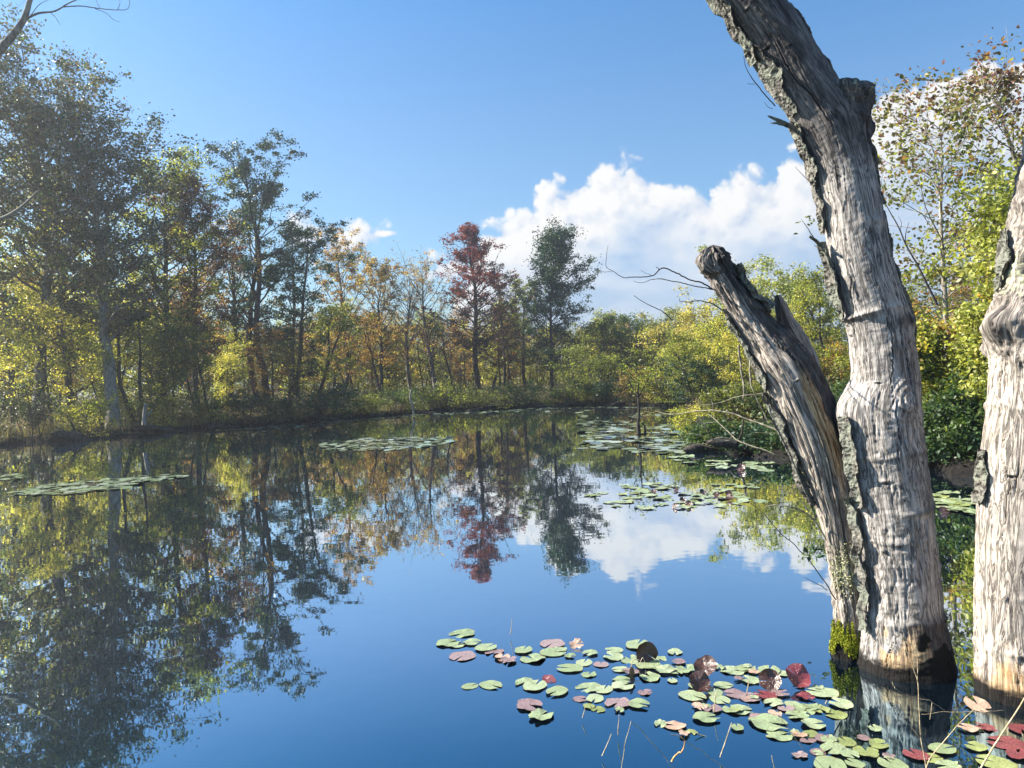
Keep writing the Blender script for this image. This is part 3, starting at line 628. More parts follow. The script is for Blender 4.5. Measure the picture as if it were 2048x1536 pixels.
m, nt, out = new_mat('peeling_bark'); oc = objco(nt); n = noise(nt, oc, 38, 6, .65); v = voro(nt, oc, 26, 2.0); l = noise(nt, oc, 9, 3, .5)
c = mix(nt, n.step(.35, .65), (0.07, 0.063, 0.057), (0.25, 0.235, 0.205)); c = mix(nt, (l+n*.3).step(.58, .75)*.6, c, (0.22, 0.24, 0.19)); principled(nt, out, c, .95, .1, n+v, .012, 1.0)
m, nt, out = new_mat('moss'); isl = island(nt); c = ramp(nt, isl, [(0, (0.10, 0.14, 0.01)), (.5, (0.20, 0.23, 0.02)), (1, (0.46, 0.44, 0.05))]); principled(nt, out, c, .9, .1)
m, nt, out = new_mat('twig_pale'); n = noise(nt, objco(nt), 30, 4, .6); principled(nt, out, mix(nt, n.step(.35, .65), (0.16, 0.14, 0.11), (0.42, 0.38, 0.28)), .85, .2)
m, nt, out = new_mat('twig_dark'); n = noise(nt, objco(nt), 30, 4, .6); principled(nt, out, mix(nt, n.step(.35, .65), (0.03, 0.025, 0.03), (0.10, 0.08, 0.08)), .85, .2)
m, nt, out = new_mat('straw'); n = noise(nt, objco(nt), 60, 4, .6); principled(nt, out, mix(nt, n.step(.35, .65), (0.36, 0.26, 0.13), (0.62, 0.50, 0.33)), .7, .3)
m, nt, out = new_mat('straw_orange'); n = noise(nt, objco(nt), 60, 4, .6); principled(nt, out, mix(nt, n.step(.35, .65), (0.50, 0.22, 0.06), (0.72, 0.46, 0.18)), .7, .3)

def catmull(P, n):
    P = np.asarray(P, float); L = np.concatenate([[0], np.cumsum(np.linalg.norm(np.diff(P[:, :3], axis=0), axis=1))]); t = np.linspace(0, L[-1], n)
    out = np.zeros((n, P.shape[1])); 
    M = np.gradient(P, L, axis=0)
    for j in range(P.shape[1]):
        i = np.clip(np.searchsorted(L, t, side='right')-1, 0, len(L)-2); h = L[i+1]-L[i]; u = (t-L[i])/h
        out[:, j] = (2*u**3-3*u**2+1)*P[i, j]+(u**3-2*u**2+u)*h*M[i, j]+(-2*u**3+3*u**2)*P[i+1, j]+(u**3-u**2)*h*M[i+1, j]
    return t, out
class Log:
    """a swept dead stem; angle 0 faces the near bank, +90 degrees faces right"""
    def __init__(s, prof, n, m, seed, disp, masks=None, shrink=1.0):
        # prof rows: (left px, right px, py, distance, flatten)
        P = []
        for i, (l, r, py, d) in enumerate(prof):
            c = at((l+r)/2, py, d); P.append(list(c)+[(r-l)/2/FPX*d])
        P = np.array(P)
        T = np.gradient(P[:, :3], axis=0); T /= np.linalg.norm(T, axis=1)[:, None]
        P[:, 3] *= np.abs(T@_u)*0.999+0.001          # image width -> width across the stem
        s.s, Q = catmull(P, n); C = Q[:, :3]; s.r = np.maximum(Q[:, 3], 0.004)
        T = np.gradient(C, axis=0); T /= np.linalg.norm(T, axis=1)[:, None]
        e1 = np.array([0, -1.0, 0])-T*(-T[:, 1:2]); e1 /= np.linalg.norm(e1, axis=1)[:, None]; e2 = np.cross(T, e1)
        s.C, s.T, s.e1, s.e2, s.n, s.m = C, T, e1, e2, n, m
        a = np.arange(m)*2*math.pi/m; A, S = np.meshgrid(a, s.s); Rr = np.repeat(s.r[:, None], m, 1)
        s.A = A; g = np.stack([np.cos(A)*.2, np.sin(A)*.2, S], -1); s.g = g
        d = disp(A, S, Rr, g); s.rad = np.maximum(Rr*shrink+d, Rr*.3)
        s.W = C[:, None]+s.rad[..., None]*(np.cos(A)[..., None]*e1[:, None]+np.sin(A)[..., None]*e2[:, None])
        s.masks = {k: f(A, S, g).ravel() for k, f in (masks or {}).items()}
        for k in ('stain', 'tan', 'lichen', 'wet_dark', 'crk'): s.masks.setdefault(k, np.zeros(A.size))
    def mesh(s, name, mat, capr=0.5):
        m, n = s.m, s.n; i = np.arange(n*m).reshape(n, m); j = np.roll(i, -1, 1)
        F = np.stack([i[:-1], j[:-1], j[1:], i[1:]], -1).reshape(-1, 4)
        V = s.W.reshape(-1, 3); top = s.C[-1]+s.T[-1]*s.r[-1]*capr
        V = np.concatenate([V, [top]]); F2 = np.stack([i[-1], j[-1], np.full(m, n*m)], -1)
        at_ = {k: np.append(v, v[-1]) for k, v in s.masks.items()}; at_['grain'] = np.concatenate([s.g.reshape(-1, 3), [[0, 0, s.s[-1]]]])
        return mesh_np(name, V, [F, F2], mat, True, at_)
    def surf(s, ss, aa, off):
        """points on the stem at arc length ss, angle aa, lifted by off"""
        f = np.interp(ss, s.s, np.arange(s.n)); i = np.clip(f.astype(int), 0, s.n-1); a = (np.asarray(aa)/(2*math.pi)*s.m) % s.m; ja = a.astype(int) % s.m
        r = s.r[i]*0.5+s.rad[i, ja]*0.5+off
        return s.C[i]+r[..., None]*(np.cos(aa)[..., None]*s.e1[i]+np.sin(aa)[..., None]*s.e2[i])
def bark_strip(log, s0, s1, a0, a1, off, seed, parent, mat='peeling_bark', name='bark_strip', peel=0.03, ns=120, na=18, label=None, thick=.006):
    rng = np.random.default_rng(seed); t = np.linspace(0, 1, ns); S = s0+(s1-s0)*t
    q = np.stack([S*9, S*0, S*0+seed], -1); jl = fbm(q, 4, seed)*1.0; jr = fbm(q+50, 4, seed+3)*1.0
    env = np.sin(np.pi*np.clip(t*0.94+.03, 0, 1))**0.35; am = (a0+a1)/2; hw = (a1-a0)/2
    L = am-hw*env*(0.85+jl); Rr = am+hw*env*(0.85+jr); u = np.linspace(0, 1, na)
    AA = L[:, None]+(Rr-L)[:, None]*u; SS = np.repeat(S[:, None], na, 1)+fbm(np.stack([AA*3, SS0(S, na)*5, AA*0], -1), 2, seed)*.02
    edge = np.abs(u-0.5)*2; nse = fbm(np.stack([np.cos(AA)*7, np.sin(AA)*7, SS*24], -1), 4, seed+7)
    o = off+peel*edge[None, :]**2*(0.4+np.abs(fbm(np.stack([SS*6, AA*0, AA*0], -1), 2, seed+1))*2.2)+nse*0.009
    outer = log.surf(SS, AA, o+thick); inner = log.surf(SS, AA, o-thick*0.3)
    V = np.concatenate([outer.reshape(-1, 3), inner.reshape(-1, 3)]); i = np.arange(ns*na).reshape(ns, na); k = ns*na
    F = [np.stack([i[:-1, :-1], i[:-1, 1:], i[1:, 1:], i[1:, :-1]], -1).reshape(-1, 4), np.stack([i[:-1, :-1], i[1:, :-1], i[1:, 1:], i[:-1, 1:]], -1).reshape(-1, 4)+k]
    for e in (i[:, 0], i[:, -1], i[0], i[-1]): F.append(np.stack([e[:-1], e[1:], e[1:]+k, e[:-1]+k], -1))
    o_ = ob(name, mesh_np(name, V, F, MATS[mat], False), parent)
    if label: o_['label'] = label
    return o_
def SS0(S, na): return np.repeat(S[:, None], na, 1)
D2R = math.pi/180
def sm(x, a, b):
    t = np.clip((x-a)/(b-a), 0, 1); return t*t*(3-2*t)
def bump(A, S, s0, a0, rs, ra, h):
    da = (A-a0*D2R+math.pi) % (2*math.pi)-math.pi; return h*np.exp(-((S-s0)/rs)**2-(da/ra)**2)

DT = 4.32; DB = 4.56
def cracks(A, S, L, seed, n, s0, s1, dep=.020, lean=.5):
    r = np.random.default_rng(seed); dsp = np.zeros_like(A); dk = np.zeros_like(A)
    for i in range(n):
        a0 = r.uniform(-110, 110)*D2R; c = r.uniform(s0, s1); ln = r.uniform(.08, .42); w = r.uniform(.010, .024)
        path = a0+fbm(np.stack([S*5, S*0+i, S*0], -1), 4, seed+i)*.30+(S-c)*r.normal()*.25
        da = (A-path+math.pi) % (2*math.pi)-math.pi; win = np.clip(1-((S-c)/ln)**2, 0, 1)**.6; q = np.exp(-(da/w)**2)*win
        dsp -= dep*r.uniform(.5, 1)*q; dk = np.maximum(dk, q)
        dsp += .006*np.exp(-((np.abs(da)-w*2)/w)**2)*win
    return dsp, dk
def holes(A, S, seed, n, s0, s1):
    r = np.random.default_rng(seed); dsp = np.zeros_like(A); dk = np.zeros_like(A)
    for i in range(n):
        a0 = r.uniform(-100, 100)*D2R; c = r.uniform(s0, s1); w = r.uniform(.012, .03); h = r.uniform(.004, .010)
        da = (A-a0+math.pi) % (2*math.pi)-math.pi; q = np.exp(-(da*.25/w/.8)**2-((S-c)/h)**2); dsp += -.014*q+.007*np.exp(-(da*.25/w/1.6)**2-((S-c-h*1.6)/h)**2); dk = np.maximum(dk, q*.8)
    return dsp, dk
CR = {}
profA = [(1712, 1915, 1385, DT), (1716, 1908, 1340, DT), (1722, 1898, 1290, DT), (1724, 1888, 1235, DT), (1722, 1881, 1160, DT), (1716, 1871, 1080, DT), (1706, 1862, 1000, DT), (1697, 1852, 930, DT),
         (1684, 1845, 870, DT), (1680, 1841, 825, DT), (1702, 1838, 765, DT), (1700, 1829, 700, DT), (1688, 1818, 630, DT), (1668, 1796, 560, DT), (1655, 1779, 490, DT), (1640, 1762, 400, DT), (1622, 1745, 320, DT),
         (1590, 1728, 250, DT), (1553, 1692, 190, DT), (1518, 1655, 130, DT), (1478, 1618, 70, DT), (1425, 1566, 0, DT), (1360, 1500, -80, DT), (1290, 1420, -170, DT), (1215, 1330, -270, DT), (1150, 1240, -370, DT)]
def sA(py): return float(np.interp(-py, [-p[2] for p in profA], _LA))
_c = np.array([at((p[0]+p[1])/2, p[2], p[3]) for p in profA]); _LA = np.concatenate([[0], np.cumsum(np.linalg.norm(np.diff(_c, axis=0), axis=1))])
def dispA(A, S, R_, g):
    d = fbm(g*np.array([5, 5, 1.6]), 3, 1)*.022+fbm(g*np.array([14, 14, 2.4]), 4, 2)*.005+fbm(g*np.array([34, 34, 60]), 2, 72)*.003
    cr = np.abs(fbm(g*np.array([17, 17, 1.7])+3, 3, 4)); d -= np.clip(.03-cr, 0, 1)*.28
    # wrinkled collars on the lower stem and the swellings seen in outline
    for py, h in ((1232, .012), (1120, .010), (1065, .005), (1010, .012), (905, .012), (622, .020), (700, .005), (455, .010), (300, .008)):
        d += h*np.exp(-((S-sA(py)-fbm(g*np.array([3, 3, 0])+py, 2, 8)*.06)/.018)**2)*(0.5+1.2*np.clip(fbm(g*np.array([7, 7, 1]), 2, int(py)), -.3, 1))
    low = np.clip((sA(560)-S)/.8, 0, 1); d += fbm(g*np.array([14, 14, 34]), 3, 6)*.006*low
    d += bump(A, S, sA(822), -85, .07, .5, .03)+bump(A, S, sA(655), 80, .05, .6, .022)
    d += bump(A, S, sA(795), 14, .085, .34, .038)-bump(A, S, sA(786), 14, .035, .14, .018)        # big healed knot
    rr = np.sqrt(((S-sA(795))/.10)**2+((((A-14*D2R+math.pi) % (2*math.pi)-math.pi))/.42)**2)+fbm(g*8, 2, 77)*.15; d += .0055*np.cos(rr*20)*np.exp(-rr**2*1.0)
    d += bump(A, S, sA(900), 20, .02, .09, .012)+bump(A, S, sA(1085), -45, .012, .06, .02)+bump(A, S, sA(1000), -60, .014, .07, .016)
    d += bump(A, S, sA(218), -20, .05, .3, -.012)+bump(A, S, sA(240), 60, .12, .6, .03)
    c1, k1 = cracks(A, S, None, 65, 20, .1, 4.2); c2, k2 = holes(A, S, 72, 22, .1, 4.2); CR['A'] = np.maximum(k1, k2); d += c1+c2
    return d
mA = dict(crk=lambda A, S, g: CR['A'], wet_dark=lambda A, S, g: sm(sA(1268)-S+fbm(g*8, 4, 6)*.26, -.05, .08)*sm(np.cos(A-75*D2R), -.15, .25)+sm(sA(1328)-S+fbm(g*12, 3, 16)*.10, -.03, .04),stain=lambda A, S, g: sum(.8*h*np.exp(-((S-sA(py)-fbm(g*np.array([3, 3, 0])+py, 2, 8)*.06)/w)**2)*sm(np.cos(A-a*D2R), 0, .7) for py, h, w, a in ((655, .55, .05, 20), (470, .5, .03, 25), (760, .45, .02, 20), (910, .4, .025, 10), (1015, .5, .03, 25), (1125, .3, .03, 40)))+np.clip((S-sA(420))/.5, 0, .62)+.22*np.cos(A-60*D2R)*sm(sA(560)-S, -.2, .3)+.95*np.exp(-((S-sA(1262))/.13)**2)*sm(np.cos(A-55*D2R), -.05, .35),  # foot darkened to near black on its right side, plus a wet waterline band
          tan=lambda A, S, g: .70*sm(sA(1240)-S+fbm(g*7, 4, 91)*.30, -.08, .14)*sm(np.cos(A+26*D2R), .72, .9)+.05,
          lichen=lambda A, S, g: .35*np.clip((S-sA(250))/.1, 0, 1)*sm(np.cos(A+100*D2R), .3, .7))
tA = empty('dead_tree', tuple(gnd(1812, 1330))[:2]+(0.0,)); ORG = Vector(tA.location)
def child(o): o.location = -ORG; return o
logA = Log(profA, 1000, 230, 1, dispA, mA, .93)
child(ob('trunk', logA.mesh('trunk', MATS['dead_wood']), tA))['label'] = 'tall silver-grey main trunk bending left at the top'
# knob: stub of a broken limb going up right
KD = DT
logK = Log([(1668, 1738, 330, KD+.02), (1664, 1742, 270, KD), (1650, 1744, 225, KD-.02), (1640, 1744, 198, KD-.02), (1640, 1740, 182, KD-.02), (1646, 1735, 174, KD-.02)], 90, 80, 3,
           lambda A, S, R_, g: fbm(g*np.array([16, 16, 16]), 4, 11)*.04+fbm(g*np.array([60, 60, 40]), 3, 12)*.012,
           dict(stain=lambda A, S, g: .7+0*A, lichen=lambda A, S, g: np.clip((S-.28)/.1, 0, .42)))
child(ob('limb_stub', logK.mesh('limb_stub', MATS['dead_wood'], .05), tA))
profB = [(1662, 1748, 1340, DB-.05), (1664, 1742, 1300, DB-.05), (1668, 1736, 1250, DB-.05), (1660, 1724, 1180, DB-.05), (1652, 1716, 1110, DB-.06), (1638, 1712, 1040, DB-.07), (1616, 1708, 980, DB-.07), (1592, 1704, 920, DB-.07),
         (1565, 1690, 860, DB-.06), (1536, 1668, 800, DB-.05), (1508, 1640, 740, DB-.03), (1482, 1596, 690, DB), (1456, 1548, 640, DB+.02), (1432, 1508, 590, DB+.03), (1408, 1478, 545, DB+.04), (1400, 1456, 515, DB+.04), (1408, 1446, 499, DB+.04)]
_c = np.array([at((p[0]+p[1])/2, p[2], p[3]) for p in profB]); _LB = np.concatenate([[0], np.cumsum(np.linalg.norm(np.diff(_c, axis=0), axis=1))])
def sB(py): return float(np.interp(-py, [-p[2] for p in profB], _LB))
def dispB(A, S, R_, g):
    d = fbm(g*np.array([6, 6, 2.0]), 3, 21)*.03+fbm(g*np.array([16, 16, 3.0]), 5, 22)*.013
    cr = np.abs(fbm(g*np.array([16, 16, .9])+3, 3, 24)); d -= np.clip(.05-cr, 0, 1)*.45
    up = np.clip((S-sB(760))/.35, 0, 1); st = np.floor(S*11+fbm(g*np.array([4, 4, 2]), 2, 27)*2)
    d += (((st*0.618) % 1)-.5)*.030*up*np.clip(np.cos(A-80*D2R), 0, 1)+fbm(g*np.array([30, 30, 14]), 3, 25)*.02*up
    d += fbm(g*np.array([22, 22, 18]), 4, 37)*.06*sm(S-sB(560), 0, .15); d += bump(A, S, sB(520), -60, .035, .9, .02)-bump(A, S, sB(548), -40, .02, .8, .018)
    d += bump(A, S, sB(985), -10, .05, .5, .012)+fbm(g*np.array([18, 18, 18]), 3, 29)*.014*np.clip((sB(1060)-S)/.1, 0, 1)
    d -= bump(A, S, sB(800), 35, .4, .35, .02)
    c1, k1 = cracks(A, S, None, 66, 20, .1, 2.3); c2, k2 = holes(A, S, 73, 8, .1, 2.3); CR['B'] = np.maximum(k1, k2); d += c1+c2
    return d
mB = dict(crk=lambda A, S, g: CR['B'], wet_dark=lambda A, S, g: sm(sB(1280)-S+fbm(g*9, 3, 6)*.16, -.03, .05),stain=lambda A, S, g: .72*sm(np.cos(A-62*D2R), .25, .6)*sm(S-sB(960), -.1, .2)+.55*np.clip((S-sB(600))/.1, 0, 1),
          tan=lambda A, S, g: 1.1*np.exp(-((S-sB(830))/.30)**2)*np.exp(-(((A-8*D2R+math.pi) % (2*math.pi)-math.pi)/.42)**2)+.30*sm(sB(860)-S, -.1, .3),
          lichen=lambda A, S, g: .62*np.exp(-((S-sB(1135))/.17)**2)*(.45+.55*np.cos(A+15*D2R))+.2*np.exp(-((S-sB(660))/.25)**2)*sm(np.cos(A+80*D2R), .4, .8))
logB = Log(profB, 700, 190, 2, dispB, mB, .89)
child(ob('broken_stem', logB.mesh('broken_stem', MATS['dead_wood_pale'], .5), tA))['label'] = 'shorter leaning stem snapped off at the top'
# upright splinter and torn back of the broken stem
logS = Log([(1582, 1650, 760, DB+.05), (1574, 1634, 715, DB+.06), (1560, 1610, 672, DB+.06), (1552, 1584, 635, DB+.05), (1549, 1572, 610, DB+.05), (1549, 1560, 592, DB+.05)], 120, 40, 5,
           lambda A, S, R_, g: fbm(g*np.array([12, 12, 8]), 3, 31)*.02-R_*.45*np.clip(np.cos(A), 0, 1), dict(stain=lambda A, S, g: np.where(np.sin(A) < .2, .75, 0.0)))
child(ob('splinter', logS.mesh('splinter', MATS['dead_wood']), tA))
logT = Log([(1590, 1664, 850, DB+.07), (1566, 1646, 780, DB+.07), (1552, 1618, 715, DB+.07), (1553, 1590, 672, DB+.07), (1556, 1572, 650, DB+.07)], 120, 50, 6,
           lambda A, S, R_, g: fbm(g*np.array([14, 14, 9]), 4, 33)*.045, dict(stain=lambda A, S, g: .9+0*A))
child(ob('splinter', logT.mesh('splinter', MATS['dead_wood']), tA))
B = math.pi
for (lg, f, p0, p1, a0, a1, off, sd_, peel) in (
    (logA, sA, 345, 210, -115, -62, .018, 41, .02), (logA, sA, 200, 60, -112, -40, .010, 42, .012), (logA, sA, 90, -60, -118, -50, .012, 43, .015), (logA, sA, 455, 330, -108, -70, .014, 44, .03),
    (logA, sA, 620, 470, -104, -70, .022, 45, .035), (logA, sA, 1000, 830, -86, -56, .020, 47, .03), (logA, sA, 1250, 980, -96, -62, .022, 48, .03),
    (logA, sA, 700, 430, 86, 116, .012, 49, .018), (logA, sA, 420, 200, 84, 118, .012, 50, .02), (logA, sA, 230, 20, 84, 120, .008, 51, .012),
    (logB, sB, 1000, 760, -112, -66, .006, 52, .03), (logB, sB, 1240, 1030, 40, 95, .006, 53, .03), (logB, sB, 760, 600, -110, -60, .006, 54, .02), (logB, sB, 640, 545, 20, 90, .004, 55, .03)):
    am_ = (a0+a1)/2; child(bark_strip(lg, f(p0), f(p1), (am_+(a0-am_)*.8)*D2R, (am_+(a1-am_)*.8)*D2R, off*.7, sd_, tA, peel=peel*.9))
def twig(parent, name, pts, r0, r1, mat, d=None, world=True):
    P = np.array([at(px, py, dd) for px, py, dd in pts]); _, Q = catmull(np.concatenate([P, np.linspace(r0, r1, len(P))[:, None]], 1), max(8, len(P)*5))
    T = Tubes(); w = fbm(np.stack([np.arange(len(Q))*.6, Q[:, 0]*3, Q[:, 2]*3], -1), 2, 3)[:, None]*.006; T.add(Q[:, :3]+w, Q[:, 3]*.8, 6); return T
def twig_obj(parent, name, paths, mat):
    T = Tubes()
    for (pts, r0, r1) in paths:
        t = twig(None, '', pts, r0, r1, None); 
        for f in t.F: T.F.append(f+T.n)
        for f in t.T: T.T.append(f+T.n)
        T.V += t.V; T.n += t.n
    return ob(name, T.mesh(name, MATS[mat]), parent)
dd = DT-.02
child(twig_obj(tA, 'bark_spur', [([(1640, 300, dd), (1600, 262, dd), (1570, 248, dd), (1550, 238, dd-.02), (1536, 232, dd-.02)], .030, .006), ([(1572, 250, dd), (1552, 246, dd-.02), (1541, 246, dd-.02)], .014, .004)], 'peeling_bark'))
child(twig_obj(tA, 'bark_spur', [([(1672, 560, dd), (1660, 525, dd), (1640, 490, dd), (1620, 472, dd-.03)], .022, .010), ([(1630, 482, dd), (1614, 455, dd-.02), (1602, 438, dd-.02)], .004, .0015), ([(1650, 505, dd), (1634, 495, dd-.02), (1628, 490, dd)], .005, .002)], 'peeling_bark'))
child(twig_obj(tA, 'twig', [([(1550, 212, DT-.1), (1518, 175, DT-.2), (1500, 150, DT-.25), (1492, 135, DT-.25), (1487, 112, DT-.3)], .004, .0015), ([(1510, 168, DT-.22), (1500, 168, DT-.22), (1495, 167, DT-.22)], .002, .001), ([(1545, 218, DT-.1), (1535, 213, DT-.1), (1529, 205, DT-.1)], .002, .001)], 'twig_dark'))
child(twig_obj(tA, 'twig', [([(1625, 368, DT-.05), (1605, 350, DT-.05), (1590, 333, DT-.05)], .003, .001)], 'twig_dark'))
child(twig_obj(tA, 'twig', [([(1425, 578, DB), (1400, 565, DB-.1), (1388, 562, DB-.1), (1350, 545, DB-.2), (1319, 539, DB-.3), (1308, 550, DB-.3), (1298, 553, DB-.3), (1270, 554, DB-.3), (1250, 555, DB-.35), (1231, 545, DB-.4), (1212, 532, DB-.4), (1213, 515, DB-.4), (1216, 490, DB-.4)], .006, .0012),
                             ([(1319, 539, DB-.3), (1312, 533, DB-.3)], .003, .002), ([(1305, 552, DB-.3), (1290, 545, DB-.3), (1281, 541, DB-.3)], .0015, .001), ([(1225, 543, DB-.4), (1205, 543, DB-.4), (1192, 538, DB-.4)], .0014, .001)], 'twig_dark'))
child(twig_obj(tA, 'twig', [([(1432, 580, DB), (1415, 577, DB-.1), (1390, 572, DB-.1), (1350, 563, DB-.2), (1310, 558, DB-.2), (1300, 560, DB-.2), (1288, 565, DB-.2), (1276, 565, DB-.2), (1266, 562, DB-.2)], .0045, .0012)], 'twig_dark'))
child(twig_obj(tA, 'twig', [([(1445, 620, DB), (1420, 606, DB-.1), (1400, 601, DB-.1), (1370, 604, DB-.1), (1359, 601, DB-.1), (1360, 595, DB-.1)], .005, .0015)], 'twig_dark'))
child(twig_obj(tA, 'bark_sliver', [([(1500, 720, DB-.08), (1502, 770, DB-.1), (1520, 810, DB-.1), (1532, 835, DB-.1), (1537, 850, DB-.1)], .006, .003), ([(1478, 690, DB-.02), (1482, 740, DB), (1488, 785, DB), (1486, 800, DB)], .010, .004)], 'twig_pale'))
child(twig_obj(tA, 'bark_sliver', [([(1545, 840, DB-.1), (1575, 900, DB-.1), (1600, 960, DB-.12), (1622, 1010, DB-.12), (1632, 1040, DB-.1)], .010, .006)], 'peeling_bark'))
# moss and lichen cushions at the foot of the broken stem
rng = np.random.default_rng(9)
def tuft(lg, f, py0, py1, a0, a1, n, size, mat, name, off=.004, edge=False):
    S = f(py0)+(f(py1)-f(py0))*rng.uniform(0, 1, n); A = rng.uniform(a0, a1, n)*D2R; k = fbm(np.stack([np.cos(A)*4, np.sin(A)*4, S*16], -1), 3, 5) > -.25; 
    else_k = rng.random(n) < np.exp(-((S-f((py0+py1)/2))/(abs(f(py1)-f(py0))*.33))**2)*np.exp(-((A-(a0+a1)*.5*D2R)/((a1-a0)*.36*D2R))**2)
    if not edge: k &= else_k
    if edge: k = (S-f((py0+py1)/2)) < (.085*sm(np.cos(A+45*D2R), -.1, .9)+fbm(np.stack([np.cos(A)*9, np.sin(A)*9, A*0], -1), 3, 5)*.16-.015); k &= (S-f(py0)) > (.03+fbm(np.stack([np.cos(A)*7, np.sin(A)*7, A*0+5], -1), 3, 5)*.13)
    S, A = S[k], A[k]
    C = lg.surf(S, A, off+rng.uniform(0, .016, len(S))); return child(ob(name, leaves_mesh(name, C, size, rng, MATS[mat]), tA))
tuft(logB, sB, 1302, 1232, -95, 60, 24000, .008, 'moss', 'moss', edge=True)
m, nt, out = new_mat('lichen'); isl = island(nt); c = ramp(nt, isl, [(0, (0.20, 0.22, 0.12)), (.5, (0.42, 0.43, 0.24)), (1, (0.60, 0.58, 0.36))]); principled(nt, out, c, .9, .1)
tuft(logB, sB, 1190, 1070, -70, 55, 3600, .009, 'lichen', 'lichen', .0)
tag(tA, 'big silver-grey dead tree with two stems standing in the water', 'dead tree')

DC = 3.92
profC = [(1962, 2150, 1450, DC), (1960, 2140, 1390, DC), (1957, 2132, 1300, DC), (1957, 2128, 1200, DC), (1960, 2126, 1100, DC), (1966, 2128, 1000, DC), (1973, 2132, 900, DC), (1982, 2138, 800, DC), (1984, 2142, 720, DC),
         (1980, 2150, 660, DC), (1998, 2160, 610, DC), (2012, 2176, 540, DC), (2024, 2192, 460, DC), (2042, 2210, 380, DC), (2062, 2225, 280, DC), (2085, 2240, 160, DC), (2105, 2250, 20, DC), (2120, 2250, -120, DC), (2135, 2240, -260, DC)]
_c = np.array([at((p[0]+p[1])/2, p[2], p[3]) for p in profC]); _LC = np.concatenate([[0], np.cumsum(np.linalg.norm(np.diff(_c, axis=0), axis=1))])
def sC(py): return float(np.interp(-py, [-p[2] for p in profC], _LC))
def dispC(A, S, R_, g):
    d = fbm(g*np.array([5, 5, 1.6])+40, 3, 51)*.024+fbm(g*np.array([20, 20, 3.0])+9, 4, 52)*.006
    cr = np.abs(fbm(g*np.array([18, 18, .8])+3, 3, 54)); d -= np.clip(.035-cr, 0, 1)*.3
    for py, h in ((1290, .010), (1185, .010), (1085, .007), (1010, .007), (815, .014), (700, .012), (560, .010)):
        d += h*np.exp(-((S-sC(py)-fbm(g*np.array([3, 3, 0])+py, 2, 58)*.06)/.018)**2)*(0.5+1.2*np.clip(fbm(g*np.array([7, 7, 1]), 2, int(py)), -.3, 1))
    d += bump(A, S, sC(662), -80, .045, .45, .075)-bump(A, S, sC(828), 5, .03, .25, .02)+fbm(g*np.array([16, 16, 14]), 4, 59)*.045*np.clip((S-sC(760))/.1, 0, 1)
    c1, k1 = cracks(A, S, None, 67, 18, .1, 3.4); c2, k2 = holes(A, S, 74, 16, .1, 3.4); CR['C'] = np.maximum(k1, k2); d += c1+c2
    return d
tC = empty('dead_tree', tuple(gnd(2045, 1390))[:2]+(0.0,)); ORG = Vector(tC.location)
logC = Log(profC, 900, 200, 8, dispC, dict(crk=lambda A, S, g: CR['C'], wet_dark=lambda A, S, g: sm(sC(1376)-S+fbm(g*10, 3, 6)*.16, -.03, .04),stain=lambda A, S, g: .50*sm(S-sC(760)+fbm(g*7, 3, 93)*.2, -.1, .2), tan=lambda A, S, g: .62*sm(sC(1322)-S+fbm(g*7, 4, 92)*.30, -.08, .14)+.18*sm(sC(820)-S, -.1, .1)+.5*np.exp(-((S-sC(828)-np.sin(A*2)*.02)/.02)**2)*sm(np.cos(A-20*D2R), .3, .9),
                                           lichen=lambda A, S, g: .62*np.exp(-((S-sC(560))/.20)**2)*sm(np.cos(A+50*D2R), -.2, .3)))
child(ob('trunk', logC.mesh('trunk', MATS['dead_wood_pale']), tC))
for (p0, p1, a0, a1, sd_) in ((1010, 905, -110, -75, 61), (600, 470, -118, -86, 62)): child(bark_strip(logC, sC(p0), sC(p1), a0*D2R, a1*D2R, .008, sd_, tC, peel=.015))
tag(tC, 'pale dead trunk standing in the water, cut by the right edge', 'dead tree')

# ---------------------------------------------------------------- dead brush, twigs, sticks
d0 = 4.7
def brush(name, label, cat, mat, paths, g=None):
    o = twig_obj(None, name, paths, mat); tag(o, label, cat, g); return o
brush('dead_branch', 'pale leafless brush fanning up left from behind the broken stem', 'branch', 'twig_pale', [
    ([(1660, 985, d0), (1600, 900, d0), (1555, 862, d0+.1), (1500, 840, d0+.2), (1440, 822, d0+.3), (1400, 822, d0+.4), (1340, 828, d0+.5), (1310, 822, d0+.6)], .010, .002),
    ([(1655, 975, d0), (1600, 940, d0), (1540, 905, d0), (1475, 880, d0+.1), (1440, 848, d0+.2), (1415, 828, d0+.3)], .009, .002),
    ([(1475, 882, d0+.1), (1430, 880, d0+.1), (1400, 870, d0+.1), (1375, 868, d0+.1)], .005, .0015), ([(1475, 882, d0+.1), (1440, 875, d0+.1), (1405, 888, d0+.1), (1380, 884, d0+.1)], .004, .0015),
    ([(1430, 845, d0+.2), (1400, 846, d0+.2), (1370, 838, d0+.2)], .004, .0015), ([(1640, 935, d0), (1600, 895, d0), (1560, 870, d0), (1510, 865, d0)], .005, .002),
    ([(1428, 824, d0+.3), (1424, 805, d0+.3), (1410, 788, d0+.3)], .004, .0015), ([(1650, 950, d0), (1610, 905, d0), (1585, 870, d0), (1545, 855, d0)], .006, .002)])
brush('dead_branch', 'thin straight pale branch crossing the dark shrubs left of the broken stem', 'branch', 'twig_pale', [
    ([(1560, 780, d0), (1520, 788, d0), (1470, 795, d0), (1440, 806, d0), (1420, 809, d0), (1400, 810, d0)], .006, .0015), ([(1545, 760, d0), (1500, 735, d0), (1480, 715, d0), (1462, 700, d0)], .006, .002), ([(1575, 800, d0), (1540, 775, d0), (1500, 742, d0)], .007, .003)])
